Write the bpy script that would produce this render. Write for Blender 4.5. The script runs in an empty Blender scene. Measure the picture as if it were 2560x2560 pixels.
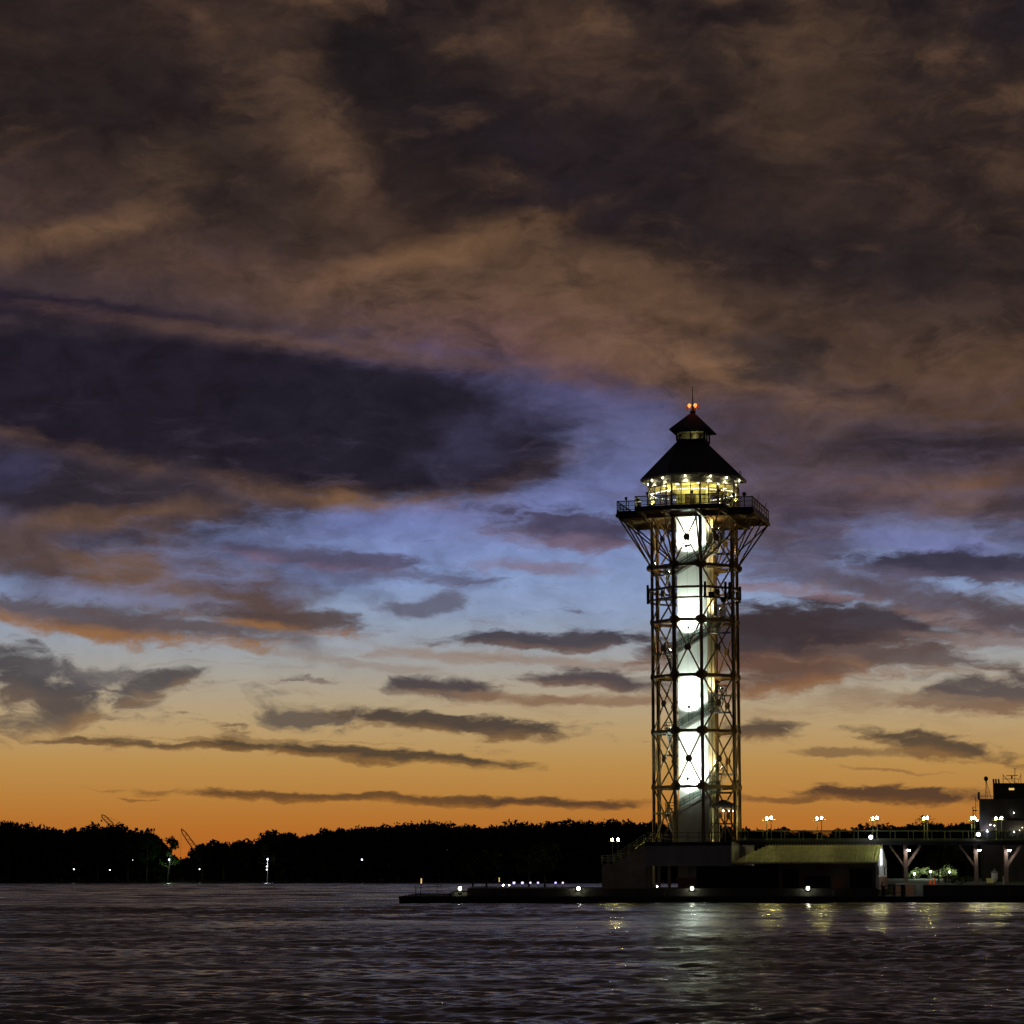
import bpy, bmesh, math, random
import numpy as np
from mathutils import Vector, Matrix
R = math.radians
scene = bpy.context.scene
col = scene.collection

# ------------------------------------------------------------------ camera
F = 6300.0            # focal length in pixels of a 2560 px wide picture
CAM_H = 2.9           # metres above the lake
PITCH = math.atan2(2191 - 1280, F)
cam_data = bpy.data.cameras.new("camera")
cam_data.sensor_width = 36.0
cam_data.lens = 36.0 * F / 2560.0
cam_data.clip_start = 0.5
cam_data.clip_end = 20000
cam = bpy.data.objects.new("camera", cam_data)
cam.location = (0, 0, CAM_H)
cam.rotation_euler = (math.pi / 2 + PITCH, 0, 0)
col.objects.link(cam)
scene.camera = cam
scene.view_settings.view_transform = 'Standard'
scene.view_settings.look = 'None'
scene.view_settings.exposure = 0
scene.view_settings.gamma = 1
scene.cycles.use_denoising = True
scene.cycles.sample_clamp_indirect = 30
scene.cycles.max_bounces = 6

CP, SP = math.cos(PITCH), math.sin(PITCH)
def at(px, py, Y):
    """world point at depth Y (metres north of the camera) seen at a survey reading px, py"""
    x, y = (px - 1280) / F, (1280 - py) / F
    d = Vector((x, CP - y * SP, SP + y * CP))
    d *= Y / d.y
    return Vector((d.x, Y, d.z + CAM_H))
def azel(px, py):
    x, y = (px - 1280) / F, (1280 - py) / F
    d = Vector((x, CP - y * SP, SP + y * CP)).normalized()
    return math.degrees(math.atan2(d.x, d.y)), math.degrees(math.asin(d.z))
def s2l(c):
    c = c / 255.0
    return c / 12.92 if c <= 0.04045 else ((c + 0.055) / 1.055) ** 2.4
def rgb(r, g, b):
    return (s2l(r), s2l(g), s2l(b), 1.0)

# ------------------------------------------------------------------ dusk sky
world = bpy.data.worlds.new("World")
scene.world = world
world.use_nodes = True
wt = world.node_tree
wt.nodes.clear()
def nd(kind, **kw):
    n = wt.nodes.new(kind)
    for k, v in kw.items():
        setattr(n, k, v)
    return n
def lk(a, b):
    wt.links.new(a, b)
def setin(sock, v):
    if isinstance(v, bpy.types.NodeSocket):
        lk(v, sock)
    else:
        sock.default_value = v
def mth(op, a, b=0.0, c=0.0, clamp=False):
    n = nd('ShaderNodeMath', operation=op, use_clamp=clamp)
    setin(n.inputs[0], a); setin(n.inputs[1], b); setin(n.inputs[2], c)
    return n.outputs[0]
def vmth(op, a, b=(0, 0, 0)):
    n = nd('ShaderNodeVectorMath', operation=op)
    setin(n.inputs[0], a); setin(n.inputs[1], b)
    return n.outputs['Value'] if op in ('LENGTH', 'DOT_PRODUCT', 'DISTANCE') else n.outputs[0]
def mrange(v, a, b, c=0.0, d=1.0, kind='SMOOTHSTEP'):
    n = nd('ShaderNodeMapRange', interpolation_type=kind)
    setin(n.inputs[0], v)
    for i, q in enumerate((a, b, c, d)):
        setin(n.inputs[i + 1], q)
    return n.outputs[0]
def mixc(f, a, b, mode='MIX'):
    n = nd('ShaderNodeMix', data_type='RGBA', blend_type=mode)
    setin(n.inputs[0], f); setin(n.inputs[6], a); setin(n.inputs[7], b)
    return n.outputs[2]
def noise(vec, scale, detail=4, rough=0.55, dist=0.0):
    n = nd('ShaderNodeTexNoise')
    setin(n.inputs['Vector'], vec)
    n.inputs['Scale'].default_value = scale
    n.inputs['Detail'].default_value = detail
    n.inputs['Roughness'].default_value = rough
    n.inputs['Distortion'].default_value = dist
    return n.outputs[0], n.outputs[1]
def mapping(vec, loc=(0, 0, 0), rot=(0, 0, 0), sc=(1, 1, 1), kind='POINT'):
    n = nd('ShaderNodeMapping', vector_type=kind)
    setin(n.inputs[0], vec)
    n.inputs[1].default_value = loc; n.inputs[2].default_value = rot; n.inputs[3].default_value = sc
    return n.outputs[0]

tc = nd('ShaderNodeTexCoord')
sep = nd('ShaderNodeSeparateXYZ'); lk(tc.outputs['Generated'], sep.inputs[0])
az = mth('MULTIPLY', mth('ARCTAN2', sep.outputs[0], sep.outputs[1]), 180 / math.pi)
el = mth('MULTIPLY', mth('ARCSINE', sep.outputs[2]), 180 / math.pi)
cmb = nd('ShaderNodeCombineXYZ'); lk(az, cmb.inputs[0]); lk(el, cmb.inputs[1])
P0 = cmb.outputs[0]                       # sky position in degrees: azimuth, elevation

# turbulence that frays every cloud edge
_, wcol = noise(mapping(P0, sc=(0.5, 0.75, 1)), 1.0, 5, 0.55)
warp = vmth('SUBTRACT', wcol, (0.5, 0.5, 0.5))
P1 = vmth('ADD', P0, vmth('MULTIPLY', warp, (1.6, 0.8, 0)))      # soft billows
_, wcol2 = noise(mapping(P0, loc=(7, 3, 0), sc=(0.9, 2.2, 1)), 1.0, 4, 0.6)
warp2 = vmth('SUBTRACT', wcol2, (0.5, 0.5, 0.5))
P2 = vmth('ADD', P0, vmth('MULTIPLY', warp2, (1.5, 0.45, 0)))    # thin streaks
nA, _ = noise(mapping(P1, rot=(0, 0, R(-22)), sc=(0.55, 0.9, 1)), 1.0, 7, 0.55, 0.3)
nB, _ = noise(mapping(P2, rot=(0, 0, R(-3)), sc=(0.75, 2.6, 1)), 1.0, 6, 0.6, 0.2)
nC, _ = noise(mapping(P1, loc=(3, 9, 0), rot=(0, 0, R(35)), sc=(0.8, 1.9, 1)), 1.0, 6, 0.6, 0.4)
nA = mth('MULTIPLY_ADD', nA, 2.6, -1.3)
nB = mth('MULTIPLY_ADD', nB, 2.6, -1.3)
nC = mth('MULTIPLY_ADD', nC, 2.6, -1.3)
NZ = {'A': (P1, nA), 'B': (P2, nB), 'C': (P1, nC), 'S': (P2, nB)}

# clear sky: colour against elevation
ramp = nd('ShaderNodeValToRGB')
setin(ramp.inputs[0], mth('DIVIDE', el, 22.0))
stops = [(2191, (186, 95, 30)), (2110, (180, 103, 38)), (2050, (181, 114, 47)), (1985, (183, 128, 62)), (1910, (185, 141, 78)),
         (1820, (184, 155, 110)), (1740, (176, 160, 134)), (1660, (162, 160, 156)), (1560, (146, 158, 178)), (1450, (132, 152, 194)),
         (1340, (124, 139, 186)), (1240, (110, 118, 166)), (1100, (96, 99, 138)), (950, (82, 77, 112)), (700, (58, 50, 84)), (150, (40, 35, 58))]
els = ramp.color_ramp.elements
while len(els) < len(stops):
    els.new(0.5)
for e, (py, c) in zip(els, stops):
    e.position = min(1, max(0, azel(1280, py)[1] / 22.0)); e.color = rgb(*c)
sky = ramp.outputs[0]
# the afterglow lies in the west only; behind the viewer the sky is already night blue
glow = mrange(mth('ABSOLUTE', az), 22.0, 75.0, 1.0, 0.0)
sky = mixc(glow, rgb(34, 34, 52), sky)

DEG = math.degrees(1 / F)
NBLOB = 0
def chain(v):
    n = nd('ShaderNodeVectorMath', operation='MULTIPLY_ADD')
    lk(sky, n.inputs[0]); n.inputs[1].default_value = (1e-9, 1e-9, 1e-9); lk(v, n.inputs[2])
    return n.outputs[0]
def blob(cx, cy, rx, ry, ang, c, op=1.0, soft=0.3, k=0.4, nz='A', lit=None):
    global sky, NBLOB, P1, P2
    NBLOB += 1
    if NBLOB % 14 == 0:            # evaluate the clouds in batches (the shader stack is small)
        P1, P2 = chain(P1), chain(P2)
        for key in NZ:
            NZ[key] = (P1 if key in 'AC' else P2, NZ[key][1])
    a, e = azel(cx, cy)
    P, n = NZ[nz]
    m = mapping(P, (a, e, 0), (0, 0, R(-ang)), (rx * DEG, ry * DEG, 1), 'TEXTURE')
    v = mth('MULTIPLY_ADD', n, k, mth('MULTIPLY', vmth('LENGTH', m), -1.0))
    f = mrange(v, -1 - soft, -1 + soft, 0.0, op)
    cc = rgb(*c)
    if lit:                        # underside warmed by the afterglow
        sp = nd('ShaderNodeSeparateXYZ'); lk(m, sp.inputs[0])
        cc = mixc(mrange(mth('MULTIPLY_ADD', n, -0.5, sp.outputs[1]), 0.15, -0.95), rgb(*c), rgb(*lit))
    sky = mixc(f, sky, cc)

# high overcast deck: billowed brown and slate cloud over everything above about nine degrees
deckn, _ = noise(mapping(P1, loc=(2.3, 1.1, 0), rot=(0, 0, R(-28)), sc=(0.36, 0.6, 1)), 1.0, 9, 0.6, 0.25)
dr = nd('ShaderNodeValToRGB'); lk(deckn, dr.inputs[0])
de = dr.color_ramp.elements
de[0].position = 0.36; de[0].color = rgb(36, 29, 31)
de[1].position = 0.70; de[1].color = rgb(96, 71, 54)
q = de.new(0.52); q.color = rgb(54, 42, 38)
DECK = dr.outputs[0]
def deck(cx, cy, slope, lo, hi, k, op=1.0):
    """cloud deck that covers everything above a slanting line"""
    global sky
    a, e = azel(cx, cy)
    d = mth('SUBTRACT', el, mth('MULTIPLY_ADD', mth('SUBTRACT', az, a), slope, e))
    f = mrange(mth('MULTIPLY_ADD', nA, k, d), lo, hi, 0.0, op)
    sky = mixc(f, sky, DECK)

# the deck's lower edge falls towards the right of the view
deck(1330, 900, -0.30, -0.35, 0.9, 0.25)
# ---- brown lit billows of the deck and its slate hollows
blob(830, 350, 230, 150, 35, (98, 74, 58), .85, .7, .7, 'C')
blob(980, 520, 160, 150, 40, (92, 68, 54), .7, .7, .6, 'C')
blob(920, 170, 170, 130, 30, (28, 24, 27), .95, .6, .7, 'A')
blob(1080, 400, 170, 260, -35, (36, 29, 31), .9, .6, .7, 'A')
blob(1480, 430, 330, 150, 18, (37, 30, 35), .95, .6, .8, 'A')
blob(1800, 520, 330, 130, 25, (42, 34, 36), .8, .6, .8, 'C')
blob(2250, 640, 300, 130, 25, (46, 37, 38), .85, .6, .8, 'A')
blob(1420, 130, 240, 90, 15, (86, 64, 51), .7, .7, .7, 'A')
blob(2020, 260, 170, 230, 20, (82, 62, 49), .7, .7, .8, 'C')
blob(150, 300, 260, 190, 20, (40, 32, 32), .7, .7, .8, 'C')
blob(400, 60, 300, 80, 0, (82, 61, 50), .6, .7, .7, 'A')
blob(2540, 20, 120, 90, 20, (30, 26, 34), .6, .6, .5, 'A')
blob(420, 470, 120, 110, -30, (84, 65, 50), .7, .7, .8, 'C')
blob(120, 470, 150, 90, 10, (44, 36, 36), .7, .7, .8, 'C')
blob(150, 610, 620, 190, 9, (72, 55, 50), .95, .6, .6, 'A')
blob(560, 760, 420, 50, 7, (88, 67, 60), .8, .7, .6, 'B')
blob(100, 600, 300, 34, -14, (112, 84, 62), .8, .8, .6, 'A')
blob(700, 560, 330, 110, 10, (66, 51, 45), .7, .7, .8, 'C')
blob(560, 690, 520, 60, 4, (84, 63, 54), .8, .7, .5, 'A')
blob(1050, 650, 300, 40, -16, (122, 90, 64), .85, .8, .6, 'A')
blob(1180, 760, 480, 100, 3, (100, 75, 62), .9, .6, .4, 'B')
blob(1500, 700, 330, 70, 14, (104, 78, 60), .8, .8, .7, 'A')
blob(1400, 870, 330, 70, 8, (106, 78, 78), .85, .7, .3, 'B')
blob(1760, 930, 460, 80, 16, (112, 84, 66), .85, .7, .5, 'B')
blob(2060, 1010, 340, 34, 20, (124, 92, 68), .9, .8, .5, 'B')
blob(1960, 880, 190, 40, 6, (64, 52, 50), .9, .6, .6, 'B')
blob(1960, 935, 110, 30, 4, (58, 48, 48), .9, .6, .6, 'B')
blob(2080, 780, 260, 70, 10, (74, 57, 50), .7, .7, .7, 'C')
blob(2390, 960, 280, 120, 12, (98, 73, 58), .8, .7, .7, 'A')
blob(2400, 800, 240, 60, -6, (72, 56, 50), .7, .7, .7, 'A')
blob(300, 180, 420, 200, 14, (40, 32, 33), .6, .9, .9, 'A')
blob(1650, 330, 420, 150, 24, (40, 32, 34), .6, .8, .9, 'C')
blob(2350, 420, 330, 190, 20, (48, 37, 36), .55, .9, .9, 'A')
blob(600, 470, 200, 90, 20, (52, 41, 38), .7, .8, .9, 'C')
# wind torn dark wisps and lit shreds across the upper deck
wz = mth('MULTIPLY', mrange(el, 8.5, 11.0), mrange(el, 26.0, 21.0))
ws1, _ = noise(mapping(P1, loc=(31, 2, 0), rot=(0, 0, R(-30)), sc=(0.34, 0.72, 1)), 1.0, 10, 0.62, 0.35)
ws2, _ = noise(mapping(P1, loc=(14, 27, 0), rot=(0, 0, R(-14)), sc=(0.30, 0.8, 1)), 1.0, 10, 0.6, 0.35)
sky = mixc(mth('MULTIPLY', wz, mrange(ws2, 0.54, 0.76, 0, .32)), sky, rgb(110, 82, 60))
sky = mixc(mth('MULTIPLY', wz, mrange(ws1, 0.51, 0.68, 0, .55)), sky, rgb(36, 29, 31))
# ---- right hand bank below the deck, behind the tower head
blob(2150, 1150, 420, 150, 8, (84, 67, 66), .92, .5, .5, 'A')
blob(1900, 1080, 170, 70, 20, (72, 58, 62), .8, .7, .6, 'A')
blob(2380, 1130, 250, 62, 3, (48, 41, 47), .95, .5, .5, 'A')
blob(2480, 1190, 130, 34, -6, (60, 48, 52), .9, .6, .6, 'A')
blob(2150, 1235, 420, 40, 0, (106, 80, 70), .7, .8, .6, 'B')
blob(2400, 1260, 210, 60, -12, (112, 84, 68), .7, .7, .6, 'A')
blob(2000, 1300, 330, 90, 4, (74, 62, 74), .92, .5, .5, 'B')
blob(2540, 1290, 150, 70, -30, (66, 54, 58), .9, .5, .6, 'A')
# ---- smoky veil behind the left hand clouds
blob(200, 990, 850, 300, 6, (64, 52, 57), .92, .35, .3, 'A')
blob(300, 1310, 520, 190, 10, (74, 62, 72), .85, .4, .5, 'A')
blob(1120, 1330, 150, 60, -8, (92, 88, 132), .6, .8, .8, 'B')
# ---- the long slate lens at the left, its lit rims
blob(160, 775, 440, 34, 5, (40, 33, 46), .95, .4, .35, 'B')
blob(840, 874, 560, 22, 6, (104, 78, 68), .75, .9, .7, 'B')
blob(480, 1140, 640, 60, 12, (122, 90, 68), .95, .6, .3, 'A')
blob(900, 1246, 330, 46, 3, (122, 91, 68), .95, .55, .3, 'B')
blob(1210, 1205, 210, 40, -17, (108, 82, 72), .92, .6, .3, 'B')
blob(560, 1026, 870, 172, 7, (35, 30, 41), 1.0, .2, .12, 'B')
blob(1000, 1072, 400, 158, 4, (36, 32, 44), 1.0, .3, .2, 'B')
blob(1330, 1000, 120, 60, 25, (70, 68, 98), .6, .8, .9, 'C')
blob(1180, 1110, 120, 70, -25, (64, 60, 86), .6, .8, .9, 'C')
# ---- the dark bank beneath the lens
blob(200, 1230, 440, 80, 8, (46, 40, 50), .97, .4, .4, 'A')
blob(40, 1180, 90, 40, 0, (62, 60, 88), .7, .8, .4, 'A')
blob(560, 1330, 300, 130, 14, (58, 50, 58), .92, .5, .5, 'A')
blob(820, 1305, 240, 34, 2, (80, 72, 92), .8, .7, .9, 'B')
blob(1050, 1300, 300, 34, -4, (108, 118, 182), .6, .8, .7, 'B')
blob(300, 1300, 270, 30, -6, (106, 80, 64), .8, .8, .8, 'A')
blob(430, 1345, 330, 40, -4, (58, 49, 56), .9, .6, .6, 'A')
blob(280, 1430, 420, 62, 8, (110, 84, 66), .92, .6, .6, 'A')
blob(600, 1480, 230, 60, 30, (88, 70, 66), .9, .6, .7, 'A')
blob(60, 1400, 130, 80, 20, (78, 64, 66), .8, .6, .6, 'A')
blob(250, 1488, 260, 22, 3, (124, 130, 164), .8, .8, .7, 'B')
blob(110, 120, 260, 200, 10, (42, 33, 33), .65, .8, .7, 'C')
# ---- thin cirrus smeared through the middle sky
cirr, _ = noise(mapping(P2, loc=(11, 4, 0), rot=(0, 0, R(-2)), sc=(0.30, 1.7, 1)), 1.0, 7, 0.62, 0.5)
cir2, _ = noise(mapping(P1, loc=(1, 8, 0), rot=(0, 0, R(10)), sc=(0.5, 2.2, 1)), 1.0, 7, 0.64, 0.6)
band = mth('MULTIPLY', mrange(el, 2.6, 4.6), mrange(el, 12.0, 8.0))
right = mrange(az, 1.5, 6.0, 0.0, 0.10)
ccol = nd('ShaderNodeValToRGB'); setin(ccol.inputs[0], mth('DIVIDE', el, 12.0))
ce = ccol.color_ramp.elements
ce[0].position = 0.25; ce[0].color = rgb(150, 112, 70)
ce[1].position = 0.8; ce[1].color = rgb(84, 72, 92)
q = ce.new(0.5); q.color = rgb(116, 100, 102)
sky = mixc(mth('MULTIPLY', band, mrange(mth('ADD', cirr, right), 0.56, 0.80, 0, .6)), sky, ccol.outputs[0])
sky = mixc(mth('MULTIPLY', band, mrange(mth('ADD', cir2, right), 0.57, 0.78, 0, .6)), sky, ccol.outputs[0])
blob(1000, 1365, 520, 80, -3, (126, 143, 194), .6, .8, .8, 'B')
blob(1480, 1480, 330, 70, 2, (138, 156, 194), .55, .8, .8, 'B')
blob(2330, 1345, 220, 40, 4, (126, 138, 186), .6, .8, .8, 'B')
cir3, _ = noise(mapping(P2, loc=(21, 14, 0), rot=(0, 0, R(-3)), sc=(0.42, 2.3, 1)), 1.0, 8, 0.6, 0.4)
band3 = mth('MULTIPLY', mrange(el, 2.2, 3.4), mrange(el, 9.0, 7.0))
dcol = mixc(mrange(el, 3.0, 6.5), rgb(96, 74, 56), rgb(80, 72, 84))
sky = mixc(mth('MULTIPLY', band3, mrange(cir3, 0.60, 0.72, 0, .7)), sky, dcol)
# ---- middle streaks
L1, L2 = (118, 88, 84), (146, 103, 66)
blob(830, 1398, 260, 24, 5, (82, 76, 98), .88, 0.43, 1.0, 'B', (112, 92, 112))
blob(1010, 1440, 200, 18, 2, (92, 88, 112), .75, 0.58, 1.1, 'B')
blob(1430, 1325, 200, 50, 6, (70, 62, 84), .92, 0.43, .9, 'B', (112, 92, 108))
blob(1350, 1418, 130, 18, 2, (126, 104, 118), .65, 0.58, 1.0, 'B')
blob(1050, 1512, 120, 24, -9, (96, 94, 112), .85, 0.50, 1.2, 'C')
blob(180, 1545, 220, 40, 8, (88, 78, 84), .92, 0.43, 1.1, 'C', L2)
blob(420, 1572, 260, 34, 4, (94, 82, 84), .92, 0.43, 1.1, 'B', L2)
blob(720, 1552, 200, 30, 5, (84, 68, 66), .94, 0.43, .8, 'B', L2)
blob(1380, 1602, 270, 24, 1, (70, 64, 72), .96, 0.32, .8, 'B', (104, 84, 78))
blob(1290, 1650, 330, 16, 3, (146, 122, 106), .65, 0.58, 1.1, 'B')
blob(900, 1660, 240, 10, 8, (146, 130, 120), .6, 0.58, 1.0, 'B')
blob(80, 1700, 190, 70, 14, (72, 68, 72), .95, 0.6, 1.9, 'C', (104, 86, 74))
blob(120, 1790, 150, 40, -16, (90, 80, 74), .85, 0.50, 1.2, 'C', (140, 108, 74))
blob(250, 1680, 170, 30, 4, (96, 90, 92), .8, 0.58, 1.4, 'C')
blob(385, 1712, 120, 26, -16, (84, 78, 78), .92, 0.6, 1.7, 'C', (120, 98, 80))
blob(1085, 1716, 120, 26, 0, (74, 66, 68), .96, 0.43, 1.1, 'C', (112, 88, 72))
blob(1240, 1740, 220, 12, 3, (134, 108, 88), .7, 0.58, 1.0, 'B')
blob(1510, 1705, 150, 26, 5, (76, 66, 70), .95, 0.43, 1.0, 'B', (116, 90, 76))
blob(1460, 1750, 300, 12, 0, (134, 102, 78), .75, 0.58, 1.0, 'B')
blob(755, 1785, 120, 32, 8, (90, 80, 74), .88, 0.50, 1.5, 'C')
blob(1140, 1812, 290, 26, 5, (76, 65, 58), .97, 0.36, .9, 'B', (122, 92, 62))
blob(180, 1856, 90, 8, 2, (108, 82, 58), .9, 0.43, .9, 'S')
blob(500, 1866, 280, 10, 2, (94, 74, 54), .92, 0.43, .9, 'S', (140, 102, 60))
blob(900, 1885, 400, 17, 4, (82, 66, 50), .97, 0.36, .8, 'S', (132, 96, 56))
blob(620, 1850, 330, 3, 1, (146, 112, 70), .6, 0.58, .8, 'S')
blob(940, 1998, 560, 12, 1.6, (98, 68, 42), .92, 0.36, .8, 'S', (140, 92, 44))
blob(1400, 2008, 240, 13, 1, (88, 62, 42), .92, 0.36, .6, 'S', (140, 90, 44))
blob(350, 2000, 50, 3, 1, (126, 84, 44), .7, 0.43, .4, 'S')
# ---- right of the tower
blob(2120, 1565, 300, 62, 2, (66, 57, 63), .97, 0.32, .8, 'B', (98, 78, 72))
blob(1900, 1612, 270, 96, 0, (62, 52, 56), .97, 0.32, .7, 'B', (122, 84, 62))
blob(2020, 1680, 220, 44, -8, (100, 76, 66), .9, 0.43, .8, 'B', (136, 94, 62))
blob(2260, 1650, 220, 28, 4, (94, 80, 78), .9, 0.50, 1.2, 'B', (130, 100, 80))
blob(2340, 1358, 170, 28, 6, (116, 122, 170), .85, 0.58, .7, 'B')
blob(2420, 1415, 280, 42, 3, (58, 54, 70), .97, 0.32, .8, 'B', (88, 78, 92))
blob(2050, 1440, 300, 40, 8, (92, 86, 108), .8, 0.58, 1.0, 'B')
blob(2330, 1510, 260, 34, 14, (90, 80, 90), .88, 0.50, 1.2, 'C', (122, 98, 94))
blob(1950, 1478, 200, 12, 6, (132, 104, 106), .65, 0.58, 1.0, 'B')
blob(2520, 1540, 120, 36, 14, (84, 74, 80), .9, 0.50, 1.2, 'C')
blob(2450, 1600, 160, 14, 4, (128, 108, 104), .7, 0.58, 1.1, 'B')
blob(2490, 1735, 190, 44, 0, (84, 74, 74), .93, 0.43, 1.1, 'B', (128, 98, 76))
blob(2250, 1740, 200, 14, 4, (142, 118, 96), .6, 0.58, 1.1, 'B')
blob(1895, 1836, 90, 30, 2, (84, 70, 60), .94, 0.43, 1.2, 'C', (124, 92, 62))
blob(2370, 1870, 200, 26, 9, (84, 68, 54), .95, 0.43, 1.2, 'B', (132, 96, 58))
blob(2130, 1880, 140, 9, 0, (124, 96, 66), .8, 0.50, .9, 'S')
blob(2230, 1925, 120, 5, 4, (138, 100, 60), .7, 0.50, .7, 'S')
blob(2220, 1990, 240, 23, 1, (84, 60, 44), .97, 0.36, .9, 'B', (112, 74, 42))
blob(1990, 1998, 160, 9, 2, (120, 80, 46), .75, 0.50, .8, 'S')

# overhead the deck loses its warmth
sky = mixc(mrange(el, 20.0, 34.0, 0, .75), sky, rgb(66, 61, 63))
# fine mottling of the whole cloudscape and a dim zenith
mott, _ = noise(mapping(P1, loc=(5, 5, 0), rot=(0, 0, R(-24)), sc=(1.0, 1.7, 1)), 1.0, 9, 0.62, 0.2)
mk = mrange(el, 3.0, 9.0, 0.0, 1.0)
mm = mth('MULTIPLY_ADD', mth('MULTIPLY', mth('SUBTRACT', mott, 0.5), mk), 1.15, mth('MULTIPLY_ADD', mk, -0.06, 1.0))
hi = mth('MULTIPLY', mrange(el, 25.0, 70.0, 1.0, 0.75), mrange(mth('ABSOLUTE', az), 30.0, 110.0, 1.0, 0.55))
sc_ = nd('ShaderNodeVectorMath', operation='SCALE'); lk(sky, sc_.inputs[0]); setin(sc_.inputs['Scale'], mth('MULTIPLY', mm, hi))
bg = nd('ShaderNodeBackground'); lk(sc_.outputs[0], bg.inputs[0]); bg.inputs[1].default_value = 1.0
wo = nd('ShaderNodeOutputWorld'); lk(bg.outputs[0], wo.inputs[0])
world.cycles.sampling_method = 'MANUAL'
world.cycles.sample_map_resolution = 512
# ------------------------------------------------------------------ materials
MATS = {}
def mat(name, c, rough=0.6, metal=0.0, var=0.25, nscale=1.5, bump=0.0, bscale=8.0, streak=None, spec=0.5):
    m = bpy.data.materials.new(name); m.use_nodes = True
    nt = m.node_tree; b = nt.nodes['Principled BSDF']
    b.inputs['Roughness'].default_value = rough; b.inputs['Metallic'].default_value = metal
    b.inputs['Specular IOR Level'].default_value = spec
    tcn = nt.nodes.new('ShaderNodeTexCoord')
    mp = nt.nodes.new('ShaderNodeMapping'); nt.links.new(tcn.outputs['Object'], mp.inputs[0])
    if streak: mp.inputs[3].default_value = streak
    n = nt.nodes.new('ShaderNodeTexNoise'); nt.links.new(mp.outputs[0], n.inputs['Vector'])
    n.inputs['Scale'].default_value = nscale; n.inputs['Detail'].default_value = 5; n.inputs['Roughness'].default_value = 0.6
    r = nt.nodes.new('ShaderNodeValToRGB'); nt.links.new(n.outputs[0], r.inputs[0])
    e = r.color_ramp.elements
    e[0].position = 0.3; e[1].position = 0.7
    e[0].color = (*[x * (1 - var) for x in c], 1); e[1].color = (*[min(1, x * (1 + var)) for x in c], 1)
    nt.links.new(r.outputs[0], b.inputs['Base Color'])
    if bump:
        n2 = nt.nodes.new('ShaderNodeTexNoise'); nt.links.new(tcn.outputs['Object'], n2.inputs['Vector'])
        n2.inputs['Scale'].default_value = bscale; n2.inputs['Detail'].default_value = 4
        bp = nt.nodes.new('ShaderNodeBump'); bp.inputs['Strength'].default_value = bump; bp.inputs['Distance'].default_value = 0.05
        nt.links.new(n2.outputs[0], bp.inputs['Height']); nt.links.new(bp.outputs[0], b.inputs['Normal'])
    MATS[name] = m
    return m
def emit(name, c, s):
    m = bpy.data.materials.new(name); m.use_nodes = True
    nt = m.node_tree; b = nt.nodes['Principled BSDF']
    b.inputs['Base Color'].default_value = (0.8, 0.8, 0.8, 1)
    b.inputs['Emission Color'].default_value = (*c, 1); b.inputs['Emission Strength'].default_value = s
    MATS[name] = m
    return m
def glass(name, tint, alpha):
    """thin pane: mostly clear, a little reflective"""
    m = bpy.data.materials.new(name); m.use_nodes = True
    nt = m.node_tree; nt.nodes.clear()
    o = nt.nodes.new('ShaderNodeOutputMaterial'); mx = nt.nodes.new('ShaderNodeMixShader')
    tr = nt.nodes.new('ShaderNodeBsdfTransparent'); tr.inputs[0].default_value = (*tint, 1)
    gl = nt.nodes.new('ShaderNodeBsdfGlossy'); gl.inputs['Roughness'].default_value = 0.05
    lw = nt.nodes.new('ShaderNodeLayerWeight'); lw.inputs[0].default_value = alpha
    nt.links.new(lw.outputs['Fresnel'], mx.inputs[0]); nt.links.new(tr.outputs[0], mx.inputs[1]); nt.links.new(gl.outputs[0], mx.inputs[2])
    nt.links.new(mx.outputs[0], o.inputs[0])
    MATS[name] = m
    return m
STEEL = mat('bronze_steel', (0.21, 0.13, 0.05), 0.45, 0.0, 0.25, 0.8, streak=(1, 1, 0.25))
STAIR = mat('galvanised_stair', (0.30, 0.31, 0.29), 0.5, 0.2, 0.25, 2)
SHAFT = mat('white_shaft_panel', (0.74, 0.76, 0.72), 0.55, 0, 0.06, 0.6, streak=(1, 1, 0.12))
DARKRAIL = mat('dark_green_rail', (0.05, 0.075, 0.055), 0.5, 0.0, 0.3, 2)
PALERAIL = mat('pale_green_rail', (0.13, 0.15, 0.085), 0.5, 0.0, 0.2, 2)
ROOFD = mat('dark_seam_roof', (0.055, 0.052, 0.062), 0.7, 0.0, 0.35, 3, spec=0.2)
CREAM = mat('cream_trim', (0.62, 0.60, 0.46), 0.5, 0, 0.1, 2)
CABWALL = mat('cabin_plaster', (0.66, 0.62, 0.36), 0.7, 0, 0.1, 1)
MULL = mat('brown_mullion', (0.10, 0.06, 0.035), 0.5, 0, 0.2, 3)
CONC = mat('grey_concrete', (0.29, 0.28, 0.265), 0.85, 0, 0.25, 0.5, bump=0.3, streak=(1, 1, 0.4))
CONCT = mat('tan_concrete', (0.40, 0.33, 0.22), 0.85, 0, 0.25, 0.6, bump=0.3)
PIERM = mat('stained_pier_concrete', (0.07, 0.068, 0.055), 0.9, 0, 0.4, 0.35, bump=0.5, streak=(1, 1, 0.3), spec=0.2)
PAVE = mat('pavement', (0.09, 0.09, 0.07), 0.9, 0, 0.25, 0.4)
BRICK = mat('brown_brick', (0.22, 0.10, 0.055), 0.85, 0, 0.3, 6)
DARKW = mat('dark_window', (0.012, 0.012, 0.014), 0.25, 0, 0.2, 1)
ROOFM = mat('ribbed_metal_roof', (0.82, 0.81, 0.28), 0.5, 0.0, 0.2, 1.2)
POSTM = mat('rust_painted_post', (0.27, 0.18, 0.12), 0.6, 0, 0.2, 2)
BLACK = mat('black_metal', (0.03, 0.03, 0.03), 0.5, 0.3, 0.2, 3)
LAMPST = mat('lamp_post_paint', (0.30, 0.34, 0.18), 0.5, 0.2, 0.2, 3)
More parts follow.
